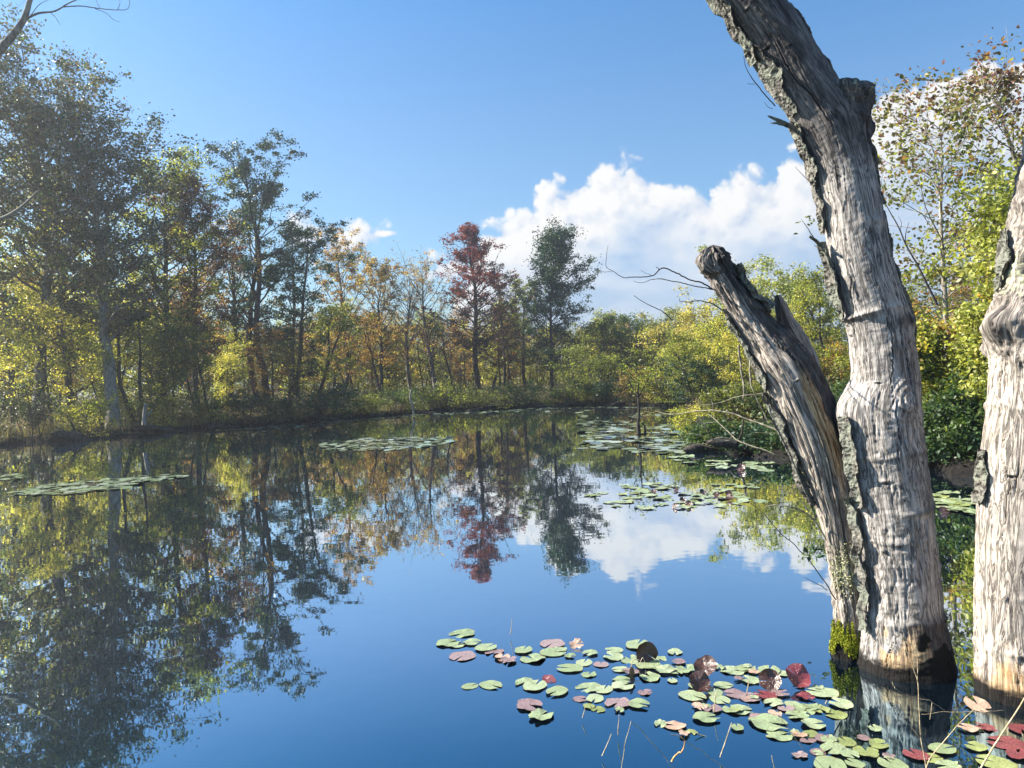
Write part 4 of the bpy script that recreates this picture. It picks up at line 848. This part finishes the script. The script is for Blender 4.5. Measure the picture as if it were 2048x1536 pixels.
brush('dead_branch', 'curved pale twig arching over the water from the foot of the broken stem', 'branch', 'twig_pale', [
    ([(1652, 1080, 4.45), (1635, 1050, 4.45), (1610, 1025, 4.42), (1580, 1014, 4.36), (1545, 1011, 4.36), (1530, 1013, 4.36)], .008, .0025), ([(1625, 1040, 4.45), (1600, 1000, 4.45), (1575, 985, 4.45), (1560, 984, 4.45)], .004, .0015)])
brush('dead_branch', 'dark straight twig leaning down right to the moss', 'branch', 'twig_dark', [([(1672, 1200, 4.42), (1640, 1150, 4.42), (1600, 1100, 4.42), (1555, 1060, 4.36), (1525, 1025, 4.36), (1500, 1005, 4.36)], .005, .0015), ([(1655, 1180, 4.42), (1630, 1165, 4.42), (1608, 1153, 4.42)], .003, .0012)])
brush('bare_twig', 'bare dark twig rising over the yellow trees toward the clouds', 'branch', 'twig_dark', [([(1345, 640, 4.5), (1330, 627, 4.5), (1315, 618, 4.5), (1295, 608, 4.5), (1280, 600, 4.5), (1268, 591, 4.5)], .004, .002), ([(1372, 640, 4.5), (1355, 627, 4.5), (1338, 613, 4.5)], .003, .002)])
brush('bare_sapling', 'thin bare grey sapling curving up left just right of the big dead trunk', 'branch', 'twig_dark', [
    ([(1875, 610, 9), (1850, 560, 9), (1835, 530, 9), (1812, 490, 9), (1795, 450, 9), (1775, 415, 9), (1765, 395, 9)], .018, .004), ([(1810, 486, 9), (1812, 465, 9), (1818, 445, 9)], .008, .003), ([(1800, 462, 9), (1803, 445, 9), (1797, 432, 9)], .005, .002)])
brush('leafless_limb', 'pale bare limb slanting up right from the left edge', 'branch', 'twig_pale', [([(-60, 455, 20), (-10, 442, 20), (15, 432, 20), (45, 412, 20), (70, 388, 20), (78, 380, 20)], .09, .02)])
brush('leafless_limb', 'bare limb with fine blue-grey twigs at the top left corner', 'branch', 'bark_grey', [
    ([(-40, 150, 20), (0, 100, 20), (30, 65, 20), (48, 38, 20), (60, 0, 20), (75, -40, 20)], .16, .06), ([(48, 40, 20), (75, 27, 20), (110, 22, 20), (140, 5, 20), (165, -5, 20)], .045, .015), ([(125, 14, 20), (160, 12, 20), (200, 17, 20), (235, 20, 20), (255, 18, 20), (260, -10, 20)], .022, .008),
    ([(100, 24, 20), (112, 36, 20), (120, 50, 20)], .012, .005), ([(190, 17, 20), (215, 28, 20), (228, 40, 20), (240, 44, 20)], .012, .005), ([(60, 33, 20), (80, 8, 20), (110, -5, 20)], .016, .006), ([(200, 16, 20), (192, 0, 20), (190, -20, 20)], .010, .005), ([(235, 20, 20), (240, 5, 20), (236, -10, 20)], .010, .005)])
p = gnd(825, 824); D_ = float(p@_f) 
brush('bleached_stick', 'thin white stick leaning at the far bank waterline', 'stick', 'twig_pale', [([(828, 828, 36.5), (825, 812, 36.6), (820, 795, 36.8), (822, 780, 37)], .075, .05)])
brush('broken_stump', 'short pale forked stump on the left bank', 'stump', 'bark_pale', [([(288, 850, 27.2), (289, 832, 27.2), (291, 814, 27.2), (292, 808, 27.2)], .10, .07), ([(290, 838, 27.2), (300, 826, 27.2), (304, 820, 27.2)], .05, .03)])
# wood lying along the bank
lr = np.random.default_rng(31); LB = ('dark log half sunk at the left edge of the bank', 'dark humped root mass on the left bank below the yellow sapling', 'thin branch trailing into the water below the forked trunk', 'dark log at the waterline below the thick pale trunk', 'short dark log left of the slanting sapling', 'thin branch in the water beneath the spiky dark tree',
      'dark log in front of the dark rounded shrub', 'thin branch at the waterline right of the thin white stick', 'dark log below the red maple', 'thin branch at the waterline below the straight dark trunk', 'dark log at the far end of the pond', 'dark log lying under the overhanging right bank', 'dark root mass at the foot of the right bank shrubs')
for i, (px, py, L_, r_) in enumerate(((30, 884, 2.2, .16), (150, 882, 1.5, .20), (235, 872, 1.6, .05), (330, 864, 2.4, .12), (440, 857, 1.4, .12), (545, 851, 1.8, .05), (660, 841, 2.2, .11), (860, 824, 2.0, .05), (960, 821, 2.4, .12), (1110, 813, 2.2, .06), (1240, 811, 2.6, .13), (1500, 911, 1.8, .10), (1420, 903, 1.2, .10))):
    p = gnd(px, py); a = lr.uniform(-.4, .9); D = curve_pts((0, 0, 0), (math.cos(a), math.sin(a), .05), L_, 9, lr, .12, -.01); D -= D.mean(0); T = Tubes(); T.add(D, r_*.8*(1+fbm(D*3+i, 2, 3)*1.2)*np.array([.15, .8, 1, 1, .95, .9, .85, .8, .7, .5]), 8)
    for q in range(4): s0 = interp(D, lr.uniform(.1, .9)); T.add(curve_pts(s0, lr.normal(size=3)+np.array([0, 0, .9]), lr.uniform(.2, .7), 4, lr, .25), r_*.28*np.linspace(1, .4, 5), 5)
    o = ob('log' if r_ > .08 else 'fallen_branch', T.mesh('log', MATS['bark_dark']), loc=(p[0], p[1], r_*.35+.03)); tag(o, LB[i], 'log' if r_ > .08 else 'branch', 'fallen wood along the bank')
# drowned sapling
e = empty('drowned_sapling', tuple(gnd(1278, 868))); x0 = float(gnd(1278, 868)@_f-(CAM@_f))
T = Tubes(); rg = np.random.default_rng(3); L = Vector(e.location); 
for pts, r0, r1 in (([(1278, 885, x0), (1277, 862, x0), (1276, 845, x0)], .11, .07), ([(1276, 850, x0), (1278, 820, x0), (1276, 790, x0), (1277, 765, x0), (1272, 735, x0)], .055, .015), ([(1290, 868, x0), (1290, 855, x0), (1285, 845, x0)], .05, .02), ([(1277, 790, x0), (1262, 770, x0), (1250, 745, x0)], .02, .008), ([(1277, 795, x0), (1290, 770, x0), (1302, 750, x0)], .02, .008), ([(1280, 852, x0), (1310, 870, x0), (1325, 880, x0)], .015, .005)):
    t = twig(None, '', pts, r0, r1, None)
    for f in t.F: T.F.append(f+T.n)
    for f in t.T: T.T.append(f+T.n)
    T.V += t.V; T.n += t.n
o = ob('stem', T.mesh('stem', MATS['bark_dark']), e); o.location = -L
C = np.array([at(px, py, x0) for px, py in ((1262, 765), (1250, 745), (1290, 765), (1302, 750), (1275, 740), (1280, 760), (1268, 725), (1285, 735), (1298, 775))]); C = C[rg.integers(0, len(C), 420)]+rg.normal(size=(420, 3))*.2
o = ob('foliage', leaves_mesh('foliage', C, .08, rg, MATS['leaf_olive']), e); o.location = -L
tag(e, 'dark drowned sapling with a blackened foot standing in the far lily pads', 'sapling')

# ---------------------------------------------------------------- lily pads
def pad_mat(name, a, b, c3, under):
    m, nt, out = new_mat(name); oc = objco(nt); x, y, z = sepxyz(nt, oc)
    oi = nt.nodes.new('ShaderNodeObjectInfo'); rnd = E(nt, oi.outputs['Random'])
    off = nt.nodes.new('ShaderNodeCombineXYZ'); nt.links.new((rnd*40.0).k, off.inputs[0]); va = nt.nodes.new('ShaderNodeVectorMath'); nt.links.new(oc.k, va.inputs[0]); nt.links.new(off.outputs[0], va.inputs[1]); v = E(nt, va.outputs[0])
    an = y._m('ARCTAN2', x); vein = ((an*9.0)._m('SINE').abs()*-1.0+1.0).pow(14.0)
    n = noise(nt, v, 14, 4, .6); sp = noise(nt, v, 55, 4, .65)
    c = mix(nt, (n+(rnd-.5)*.25).step(.40, .62), a, b); c = mix(nt, (n*.5+sp*.6).step(.62, .72)*.8, c, c3); c = mix(nt, vein*.45, c, b); rad_ = (x*x+y*y).pow(.5); c = mix(nt, (rad_+(n-.5)*.35).step(.44, .56)*.8, c, c3)
    bf = nt.nodes.new('ShaderNodeNewGeometry'); c = mix(nt, E(nt, bf.outputs['Backfacing']), c, under)
    principled(nt, out, c, .20, .8, vein*-.4+n, .004, 1.0)
pad_mat('pad_green', (0.24, 0.30, 0.15), (0.38, 0.43, 0.26), (0.36, 0.27, 0.12), (0.12, 0.05, 0.04))
pad_mat('pad_olive', (0.20, 0.24, 0.08), (0.32, 0.36, 0.13), (0.22, 0.12, 0.05), (0.13, 0.05, 0.03))
pad_mat('pad_purple', (0.23, 0.15, 0.15), (0.34, 0.25, 0.24), (0.18, 0.09, 0.06), (0.10, 0.03, 0.03))
pad_mat('pad_red', (0.18, 0.035, 0.045), (0.26, 0.07, 0.07), (0.10, 0.04, 0.02), (0.16, 0.04, 0.035))
pad_mat('pad_tan', (0.42, 0.26, 0.17), (0.55, 0.38, 0.28), (0.22, 0.10, 0.05), (0.25, 0.12, 0.07))
pad_mat('pad_brown', (0.05, 0.022, 0.015), (0.085, 0.035, 0.022), (0.03, 0.015, 0.01), (0.05, 0.03, 0.012))
def pad_mesh(name, seed, mat, wave=.006, torn=0.0, curl=0.0, fold=0.0, nseg=40, nr=5, cut=None):
    rng = np.random.default_rng(seed); notch = cut or rng.uniform(.10, .30); a = np.linspace(notch, 2*math.pi-notch, nseg); rr = np.linspace(0, 1, nr+1)[1:]
    ed = 1+.05*np.sin(a*2+rng.uniform(0, 6))+.03*np.sin(a*5+rng.uniform(0, 6))-torn*np.clip(fbm(np.stack([np.cos(a)*3, np.sin(a)*3, a*0+seed], -1), 3, seed), 0, 1)*1.6
    V = [[0.0, 0, 0]]
    for r in rr:
        for ai, e_ in zip(a, ed):
            q = r*(1+(e_-1)*r*r); x, y = math.cos(ai)*q*.5, math.sin(ai)*q*.46
            z = wave*(r**2)*math.sin(ai*3+seed)*4+wave*r*math.sin(ai*7+seed*2)*1.3+curl*r**3*.5*max(0, math.sin(ai*1.0+seed))+fold*(abs(y)*2)**1.5
            V.append([x, y, z])
    V = np.array(V); V[1:, 2] += fbm(V[1:]*6+seed, 3, seed)*wave*4; i = 1+np.arange(nr*nseg).reshape(nr, nseg)
    F = [np.stack([np.zeros(nseg-1, int), i[0, :-1], i[0, 1:]], -1), np.stack([i[:-1, :-1], i[1:, :-1], i[1:, 1:], i[:-1, 1:]], -1).reshape(-1, 4)]
    return mesh_np(name, V, F, MATS[mat], True)
PM = {}
for mt, code in (('pad_red', 'r'), ('pad_brown', 'b')): PM[code, 4] = pad_mesh('lily_leaf', 5, mt, .016, .05, .35, .16, cut=.04)
for mt, code in (('pad_green', 'g'), ('pad_olive', 'o'), ('pad_purple', 'p'), ('pad_red', 'r'), ('pad_tan', 't'), ('pad_brown', 'b')):
    for k, (wv, tn, cu, fo) in enumerate(((.0032, .03, 0, 0), (.006, .16, .03, 0), (.010, .45, .07, .02), (.006, .10, .16, 0))): PM[code, k] = pad_mesh('lily_pad', 7*k+ord(code), mt, wv, tn, cu, fo)
prng = np.random.default_rng(21); NPAD = [0]
def pad(px, py, w, code, label, k=None, tilt=0.0, taz=0.0, rz=None, name='lily_pad', group=None, lift=0.0, stretch=1.0):
    p = gnd(px, py); d = float((p-CAM)@_f); s = w/FPX*d; NPAD[0] += 1
    if k is None: k = prng.choice(4, p=[.45, .35, .12, .08])
    o = bpy.data.objects.new(name, PM[code, k]); COL.objects.link(o)
    o.location = (p[0], p[1], 0.003+(NPAD[0] % 5)*0.0018+lift); o.scale = (s*stretch, s, s)
    rz = prng.uniform(0, 6.28) if rz is None else rz
    m = Matrix.Rotation(taz, 3, 'Z') @ Matrix.Rotation(tilt, 3, 'X') @ Matrix.Rotation(rz, 3, 'Z'); o.rotation_euler = m.to_euler()
    if tilt > .5: o.location.z += s*.30*math.sin(tilt)
    tag(o, label, 'lily pad', group); return o
CN = dict(g='pale green', o='olive green', p='purplish', r='crimson', t='tan withered', b='dark brown')
near = [(925,1268,56,'g'),(897,1287,54,'g'),(945,1286,42,'g'),(972,1297,48,'g'),(989,1305,42,'p'),(925,1313,60,'p'),(1005,1315,38,'t'),(1018,1322,40,'p'),(1047,1302,42,'p'),(1065,1318,56,'g'),(1105,1288,56,'p'),
 (1106,1306,56,'g'),(1140,1338,54,'g'),(1180,1308,34,'p'),(1168,1326,40,'g'),(1178,1350,34,'g'),(1228,1302,38,'p'),(1227,1315,46,'g'),(1275,1291,56,'p'),(1262,1320,50,'g'),(1295,1328,60,'g'),
 (1350,1306,32,'p'),(1358,1325,32,'p'),(1374,1341,50,'g'),(1467,1342,56,'g'),(1245,1361,42,'g'),(1246,1373,50,'g'),(1300,1356,48,'g'),(1330,1342,50,'g'),(940,1373,36,'g'),(982,1371,50,'g'),(1050,1366,46,'g'),
 (1070,1373,56,'g'),(1114,1385,50,'g'),(1178,1376,56,'g'),(1208,1380,42,'g'),(1345,1363,24,'g'),(1058,1412,60,'p'),(1082,1434,58,'p'),(1160,1399,32,'p'),(1190,1398,42,'g'),(1178,1414,26,'o'),(1235,1408,56,'p'),
 (1277,1410,50,'g'),(1290,1386,32,'p'),(1350,1453,48,'t'),(1385,1393,58,'g'),(1400,1416,36,'t'),(1412,1438,56,'p'),(1440,1400,46,'g'),(1465,1420,46,'g'),(1493,1338,42,'g'),(1500,1362,42,'g'),(1538,1343,52,'g'),
 (1470,1388,50,'p'),(1500,1396,50,'p'),(1530,1391,48,'r'),(1560,1388,40,'p'),(1547,1408,42,'g'),(1586,1410,38,'g'),(1482,1421,52,'g'),(1645,1386,64,'g'),(1612,1395,40,'r'),(1682,1410,52,'g'),(1672,1430,48,'o'),
 (1612,1420,52,'g'),(1627,1450,52,'g'),(1538,1448,84,'g'),(1475,1458,30,'g'),(1560,1471,60,'g'),(1595,1432,48,'g'),(1640,1420,44,'o'),(1650,1480,42,'p'),(1666,1500,56,'g'),(1692,1484,44,'o'),(1727,1477,28,'p'),(1757,1491,42,'o'),
 (1732,1506,54,'o'),(1700,1512,40,'p'),(1636,1505,34,'p'),(1660,1531,74,'g'),(1785,1530,62,'g'),(1832,1512,52,'r'),(1885,1501,54,'p'),(1862,1517,46,'o'),(1600,1512,34,'p'),(1897,1534,50,'g'),(1952,1496,46,'o'),(1936,1459,40,'t'),
 (1972,1456,42,'r'),(2012,1487,72,'r'),(1992,1528,74,'o'),(2042,1461,50,'r'),(2036,1512,50,'r'),(1515,1436,40,'p'),(1572,1418,36,'p'),(1447,1372,40,'p'),(1425,1420,40,'p'),(1352,1345,36,'g'),(1318,1318,36,'g'),(1202,1330,34,'p'),
 (1620,1470,36,'o'),(1710,1530,40,'g'),(1750,1460,30,'p'),(1430,1385,38,'g'),(1120,1300,34,'g'),(1240,1340,34,'p'),(1260,1345,40,'p'),(1395,1375,40,'p')]
lm = [('the left tip of the near cluster', 980), ('the left arm of the near cluster', 1090), ('the thin middle of the near cluster', 1210), ('the upright red-brown leaf', 1330), ('the black tilted leaf', 1430), ('the upright crimson leaf', 1540), ('the moss-footed stem', 1700), ('the branching dry stalk', 1900), ('the right-edge dead trunk', 3000)]
SZ = lambda w: 'small' if w < 38 else 'medium' if w < 50 else 'large'
from collections import Counter
near = [(a, b, w*.95, ('g' if c == 'p' and i % 5 in (1, 3) else c)) for i, (a, b, w, c) in enumerate(near)]
lab = []
for (px, py, w, c) in near:
    n_ = [n for n, x in lm if px < x][0]; v = 'far edge' if py < 1340 else 'near edge' if py > 1430 else 'midway'
    lab.append('%s %s lily pad by %s, %s' % (SZ(w), CN[c], n_, v))
cnt = Counter(lab)
for (px, py, w, c), lb in zip(near, lab):
    pad(px, py, w, c, lb, group=('near lily pads: '+lb) if cnt[lb] > 1 else 'lily pads of the near cluster')
pad(1293, 1322, 48, 'b', 'upright dark red-brown lily leaf standing over green pads in the near cluster', k=4, tilt=1.25, taz=.1, name='lily_leaf')
pad(1412, 1352, 48, 'b', 'black tilted lily leaf in the near cluster', k=4, tilt=.55, taz=-.5, name='lily_leaf', lift=.02)
pad(1398, 1378, 46, 'b', 'dark olive lily leaf raised on a short stalk', k=4, tilt=.9, taz=.2, name='lily_leaf')
pad(1540, 1376, 46, 'b', 'dark brown upright lily leaf left of the crimson one', k=4, tilt=1.0, taz=-.2, name='lily_leaf')
pad(1594, 1370, 54, 'r', 'crimson upright lily leaf nearest the big dead trunk', k=4, tilt=.85, taz=.3, name='lily_leaf')
pad(1265, 1362, 34, 'b', 'small dark leaf edge standing up between pale pads', k=0, tilt=1.4, taz=1.1, name='lily_leaf')
pad(1153, 1294, 30, 't', 'small crumpled tan leaf on a stalk at the top of the near cluster', k=2, tilt=.5, name='lily_leaf', lift=.015)
pad(1098, 1363, 30, 'r', 'small dark red curled leaf beside a large pale pad', k=3, tilt=.5, name='lily_leaf')
pad(1956, 1413, 54, 't', 'curled pale dead leaf floating by the right-edge trunk', k=3, tilt=.3, name='dead_leaf')
pad(1368, 1470, 26, 't', 'tiny tan leaf fragment by the bent orange stalk', k=2, name='lily_leaf')
for i in range(30):
    j = prng.choice(len(near), p=(lambda q: q/q.sum())(np.array([(3.0 if 1430 < a < 1720 else 1.0) for a, b, w, c in near]))); a, b, w, c = near[j]
    pad(a+prng.normal()*26, b+prng.normal()*9, prng.uniform(18, 36), 'gotgpg'[prng.integers(6)], 'small lily pad scrap filling a gap between the larger pads of the near cluster', k=prng.choice([1, 2]), group='small pad scraps in the near cluster', stretch=prng.uniform(.7, 1.2))
# the patches further out: each pad its own object
fr = np.random.default_rng(8)
def patch(n, fx, label, codes, w0, w1, up=0.06, gr=None):
    for i in range(n):
        px, py = fx(); d = float((gnd(px, py)-CAM)@_f)
        w = fr.uniform(w0, w1)*FPX/d; c = codes[fr.integers(len(codes))]; u = fr.random() < up
        pad(px, py, w*(.55 if u else 1), 'b' if u else c, k=prng.choice([3, 4]) if u and not gr else None, label=label[1] if u else label[0], tilt=fr.uniform(.5, 1.2) if u else abs(fr.normal())*.05, taz=fr.uniform(-.6, .6) if u else fr.uniform(0, 6.28), lift=0 if u else .004, group=label[3] if u else label[2])
def f1():
    while True:
        x = fr.uniform(1160, 1535); y = fr.uniform(965, 1024)
        c0 = 992-(x-1160)*.01; hw = np.interp(x, [1160, 1230, 1300, 1450, 1535], [6, 22, 28, 26, 14])
        if abs(y-c0) < hw and fr.random() < np.interp(x, [1160, 1300, 1400], [.45, .9, 1]): return x, y
patch(92, f1, ('pale glossy lily pad lying flat in the patch left of the broken stem', 'dark lily leaf standing up in the patch left of the broken stem', 'lily pads in the patch left of the broken stem', 'raised dark leaves in the patch left of the broken stem'), 'ggggo', .14, .21, .07)
def f2():
    x = fr.uniform(1345, 1560); return x, np.interp(x, [1345, 1450, 1560], [912, 928, 938])+fr.uniform(-9, 10)
patch(30, f2, ('pale lily pad in the strip beneath the dark overhanging bank', 'dark lily leaf raised in the strip beneath the overhanging bank', 'lily pads under the overhanging bank', 'raised leaves under the overhanging bank'), 'gg', .22, .32, .05)
def f3():
    x = fr.uniform(1862, 1962); return x, fr.uniform(984, 1032)
patch(30, f3, ('green lily pad in the gap between the two dead trunks', 'dark raised leaf in the gap between the two dead trunks', 'lily pads between the two dead trunks', 'raised leaves between the two dead trunks'), 'go', .18, .26, .03)
# beyond three hundred: the far mats as one
def mat_of(name, gens, label):
    V = []; F3 = []; n = 0
    for (num, fx, w0, w1) in gens:
        for i in range(num):
            px, py = fx(); p = gnd(px, py)
            if vnoise(np.array([[p[0]*.9, p[1]*.9, 0]]), 14)[0]+vnoise(np.array([[p[0]*2.6, p[1]*2.6, 0]]), 15)[0]*.6 < -.16 or fr.random() < .1: px += fr.normal()*14; py += fr.normal()*2.5; p = gnd(px, py)
            s = fr.uniform(w0, w1)*.5; k = 9; a = np.linspace(0, 2*math.pi, k, endpoint=False)+fr.uniform(0, 6); z = .006+fr.uniform(0, .012)
            tl = fr.normal()*.055 if fr.random() < .985 else fr.normal()*.14
            V.append(np.stack([p[0]+np.cos(a)*s, p[1]+np.sin(a)*s, np.maximum(z+np.sin(a)*s*tl+abs(s*tl), .004)], -1)); V.append([[p[0], p[1], z+abs(s*tl)]])
            F3.append(np.stack([n+np.arange(k), n+(np.arange(k)+1) % k, np.full(k, n+k)], -1)); n += k+1
    tag(ob(name, mesh_np(name, np.concatenate(V), [np.concatenate(F3)], MATS['pad_far'])), label, 'lily pads', kind='stuff')
m, nt, out = new_mat('pad_far'); isl = island(nt); c = ramp(nt, isl, [(0, (0.05, 0.03, 0.03)), (.12, (0.14, 0.20, 0.11)), (.6, (0.24, 0.30, 0.20)), (1, (0.28, 0.31, 0.27))]); principled(nt, out, c, .10, 1.0)
def g1():
    x = fr.uniform(640, 905); t = (x-640)/265; return x, 893-t*12+fr.uniform(-1, 1)*13*math.sin(math.pi*min(max(t*.96+.02, 0), 1))**.5
def g2():
    x = fr.uniform(35, 280); t = (x-35)/245; return x, 986-t*22+fr.uniform(-1, 1)*(3+9*math.sin(math.pi*t)**.8)
def g2b():
    x = fr.uniform(270, 370); return x, 961-(x-270)*.08+fr.uniform(-1, 1)*1.5
def g3(): return fr.uniform(-60, 40), fr.uniform(950, 960)
def g4():
    while True:
        x = fr.uniform(1150, 1345); y = fr.uniform(822, 905)
        if x > 1155+(905-y)*.2*(y > 850) and vnoise(np.array([[x*.03, y*.16, 0]]), 4)[0] > -.02: return x, y
def g5():
    x = fr.uniform(420, 1320); y = float(np.interp(x, [420, 520, 620, 760, 850, 960, 1060, 1200, 1320], [860, 855.5, 846, 836, 827, 823.5, 817, 812.5, 814.5])); return x, y+1.2+abs(fr.normal())*1.2
def g6(): return fr.uniform(1290, 1400), fr.uniform(880, 902)
mat_of('far_lily_pads', [(430, g1, .14, .26), (380, g2, .10, .22), (90, g2b, .1, .2), (90, g3, .1, .22), (330, g4, .18, .34), (650, g5, .12, .3), (70, g6, .16, .28)], 'distant mats of lily pads and floating weed along the far bank')

# ---------------------------------------------------------------- dry stalks at the near edge
def stalk(label, paths, mat='straw', name='dry_stalk'): return brush(name, label, 'plant stalk', mat, paths, 'dry stalks at the near edge of the pond')
def P2(pts, d): return [(x, y, d) for x, y in pts]
stalk('thin bent stalk folded into a sharp peak at the bottom of the photo', [(P2([(1236, 1600), (1243, 1536), (1250, 1490), (1262, 1443)], 2.9), .0022, .0016), (P2([(1262, 1443), (1290, 1470), (1320, 1505), (1360, 1548), (1400, 1600)], 2.9), .0018, .0014)])
stalk('curled orange grass blade left of the bottom middle stalks', [(P2([(1343, 1524), (1350, 1512), (1364, 1502), (1369, 1490), (1367, 1478), (1363, 1470)], 2.95), .005, .0012)], 'straw_orange')
stalk('fine straight stalk running down right from the orange blade', [(P2([(1342, 1468), (1363, 1477), (1400, 1502), (1440, 1528), (1480, 1560)], 2.9), .0018, .0012)])
stalk('branching dry stalk standing before the black reflection of the big trunk', [(P2([(1866, 1640), (1856, 1560), (1848, 1510), (1843, 1480), (1838, 1420), (1835, 1362), (1820, 1320), (1802, 1266)], 2.8), .003, .0014), (P2([(1802, 1266), (1818, 1285), (1832, 1308), (1835, 1362)], 2.8), .0012, .0014), (P2([(1832, 1308), (1830, 1280), (1827, 1262)], 2.8), .001, .0008),
       (P2([(1843, 1480), (1815, 1445), (1782, 1405), (1756, 1374)], 2.8), .002, .0013), (P2([(1837, 1398), (1855, 1400), (1890, 1420)], 2.8), .0014, .001), (P2([(1864, 1406), (1860, 1438)], 2.8), .0012, .001)])
stalk('stalk slanting up right from the foot of the branching one', [(P2([(1850, 1580), (1856, 1525), (1890, 1480), (1915, 1450), (1946, 1421)], 2.75), .0024, .0014)])
stalk('thick straw-coloured stalk leaning right at the bottom right corner', [(P2([(1940, 1590), (1962, 1536), (1995, 1480), (2025, 1435), (2060, 1380), (2090, 1330)], 2.6), .004, .0024)])
stalk('long faint stalk lying across the black reflection', [(P2([(1700, 1343), (1745, 1362), (1800, 1388), (1850, 1405), (1905, 1442)], 2.9), .0010, .0008)], 'twig_dark')
stalk('horizontal thin stalk behind the slanting one', [(P2([(1842, 1429), (1890, 1424), (1950, 1421), (2008, 1421)], 2.9), .001, .0008)])
stalk('short stub of stalk in the black reflection', [(P2([(1784, 1365), (1790, 1375), (1798, 1383)], 2.9), .0018, .0014)])
stalk('thin stalk leaning left below the large green pad', [(P2([(1552, 1422), (1580, 1460), (1610, 1500), (1640, 1528), (1680, 1570)], 2.9), .0014, .001)])
stalk('short pale stalk rising from the bottom edge right of the orange blade', [(P2([(1552, 1560), (1548, 1530), (1543, 1512)], 2.85), .0024, .0016)])
for i, (a, b, c_) in enumerate((((1204, 1512), (1214, 1490), (1223, 1468)), ((1236, 1470), (1237, 1450), (1238, 1430)), ((1165, 1436), (1168, 1425), (1170, 1415)), ((1427, 1425), (1430, 1400), (1433, 1382)), ((1494, 1384), (1496, 1372), (1498, 1355)),
        ((1262, 1335), (1266, 1320), (1280, 1320)), ((1278, 1332), (1285, 1316), (1292, 1338)), ((1020, 1271), (1023, 1255), (1024, 1238)), ((1440, 1515), (1452, 1480), (1463, 1446)), ((1390, 1466), (1425, 1478), (1460, 1490)), ((1655, 1400), (1648, 1412), (1640, 1425)))):
    dd_ = float((gnd(*a)-CAM)@_f)*.99
    tag(twig_obj(None, 'lily_stalk', [([(a[0], a[1], dd_), (b[0], b[1], dd_), (c_[0], c_[1], dd_)], .0035, .002)], 'straw'),
        ('faint stalk left of the sharp bent peak', 'upright stalk just above the sharp bent peak', 'tiny stalk stub under the folded green pad', 'reddish stalk under the raised olive leaf', 'pale stalk left of the dark brown upright leaf', 'curled white stalk left of the upright red-brown leaf', 'looped pale stalk in front of the upright red-brown leaf', 'lone stem poking out of open water beyond the pads', 'stalk standing right of the orange blade', 'stalk lying right of the orange blade', 'thin stalk over the largest pads near the moss')[i], 'plant stalk')
# leafy sprig on the broken stem
e = tag(twig_obj(None, 'leafy_sprig', [([(1650, 1120, 4.42), (1635, 1105, 4.38), (1622, 1112, 4.36)], .002, .001)], 'twig_dark'), 'small dark leafy sprig left of the lichen-covered stem foot', 'sprig')
C = np.array([at(px, py, 4.36) for px, py in ((1612, 1100), (1622, 1105), (1630, 1100), (1618, 1116), (1632, 1118), (1640, 1112), (1625, 1095), (1638, 1098), (1610, 1112))]); o = ob('leaf', leaves_mesh('leaf', C, .055, np.random.default_rng(4), MATS['leaf_dark'], six=True, aspect=.4), e)

# haze volume, added for a lens-glare glow at the left
m = bpy.data.materials.new('haze'); m.use_nodes = True; nt = m.node_tree; nt.nodes.clear(); out = nt.nodes.new('ShaderNodeOutputMaterial'); v = nt.nodes.new('ShaderNodeVolumePrincipled')
v.inputs['Color'].default_value = (0.93, 0.96, 1.0, 1); v.inputs['Density'].default_value = 0.0016; v.inputs['Anisotropy'].default_value = 0.65; nt.links.new(v.outputs[0], out.inputs['Volume'])
X0, X1, Y0, Y1, Z0, Z1 = -430, 430, -400, 452, -3.5, 22
V = [(x, y, z) for x in (X0, X1) for y in (Y0, Y1) for z in (Z0, Z1)]
tag(ob('haze', mesh_np('haze', V, np.array([[0, 1, 3, 2], [4, 6, 7, 5], [0, 4, 5, 1], [2, 3, 7, 6], [0, 2, 6, 4], [1, 5, 7, 3]]), m)), 'thin pale haze added over pond and woods to imitate lens glare', 'haze', kind='stuff')
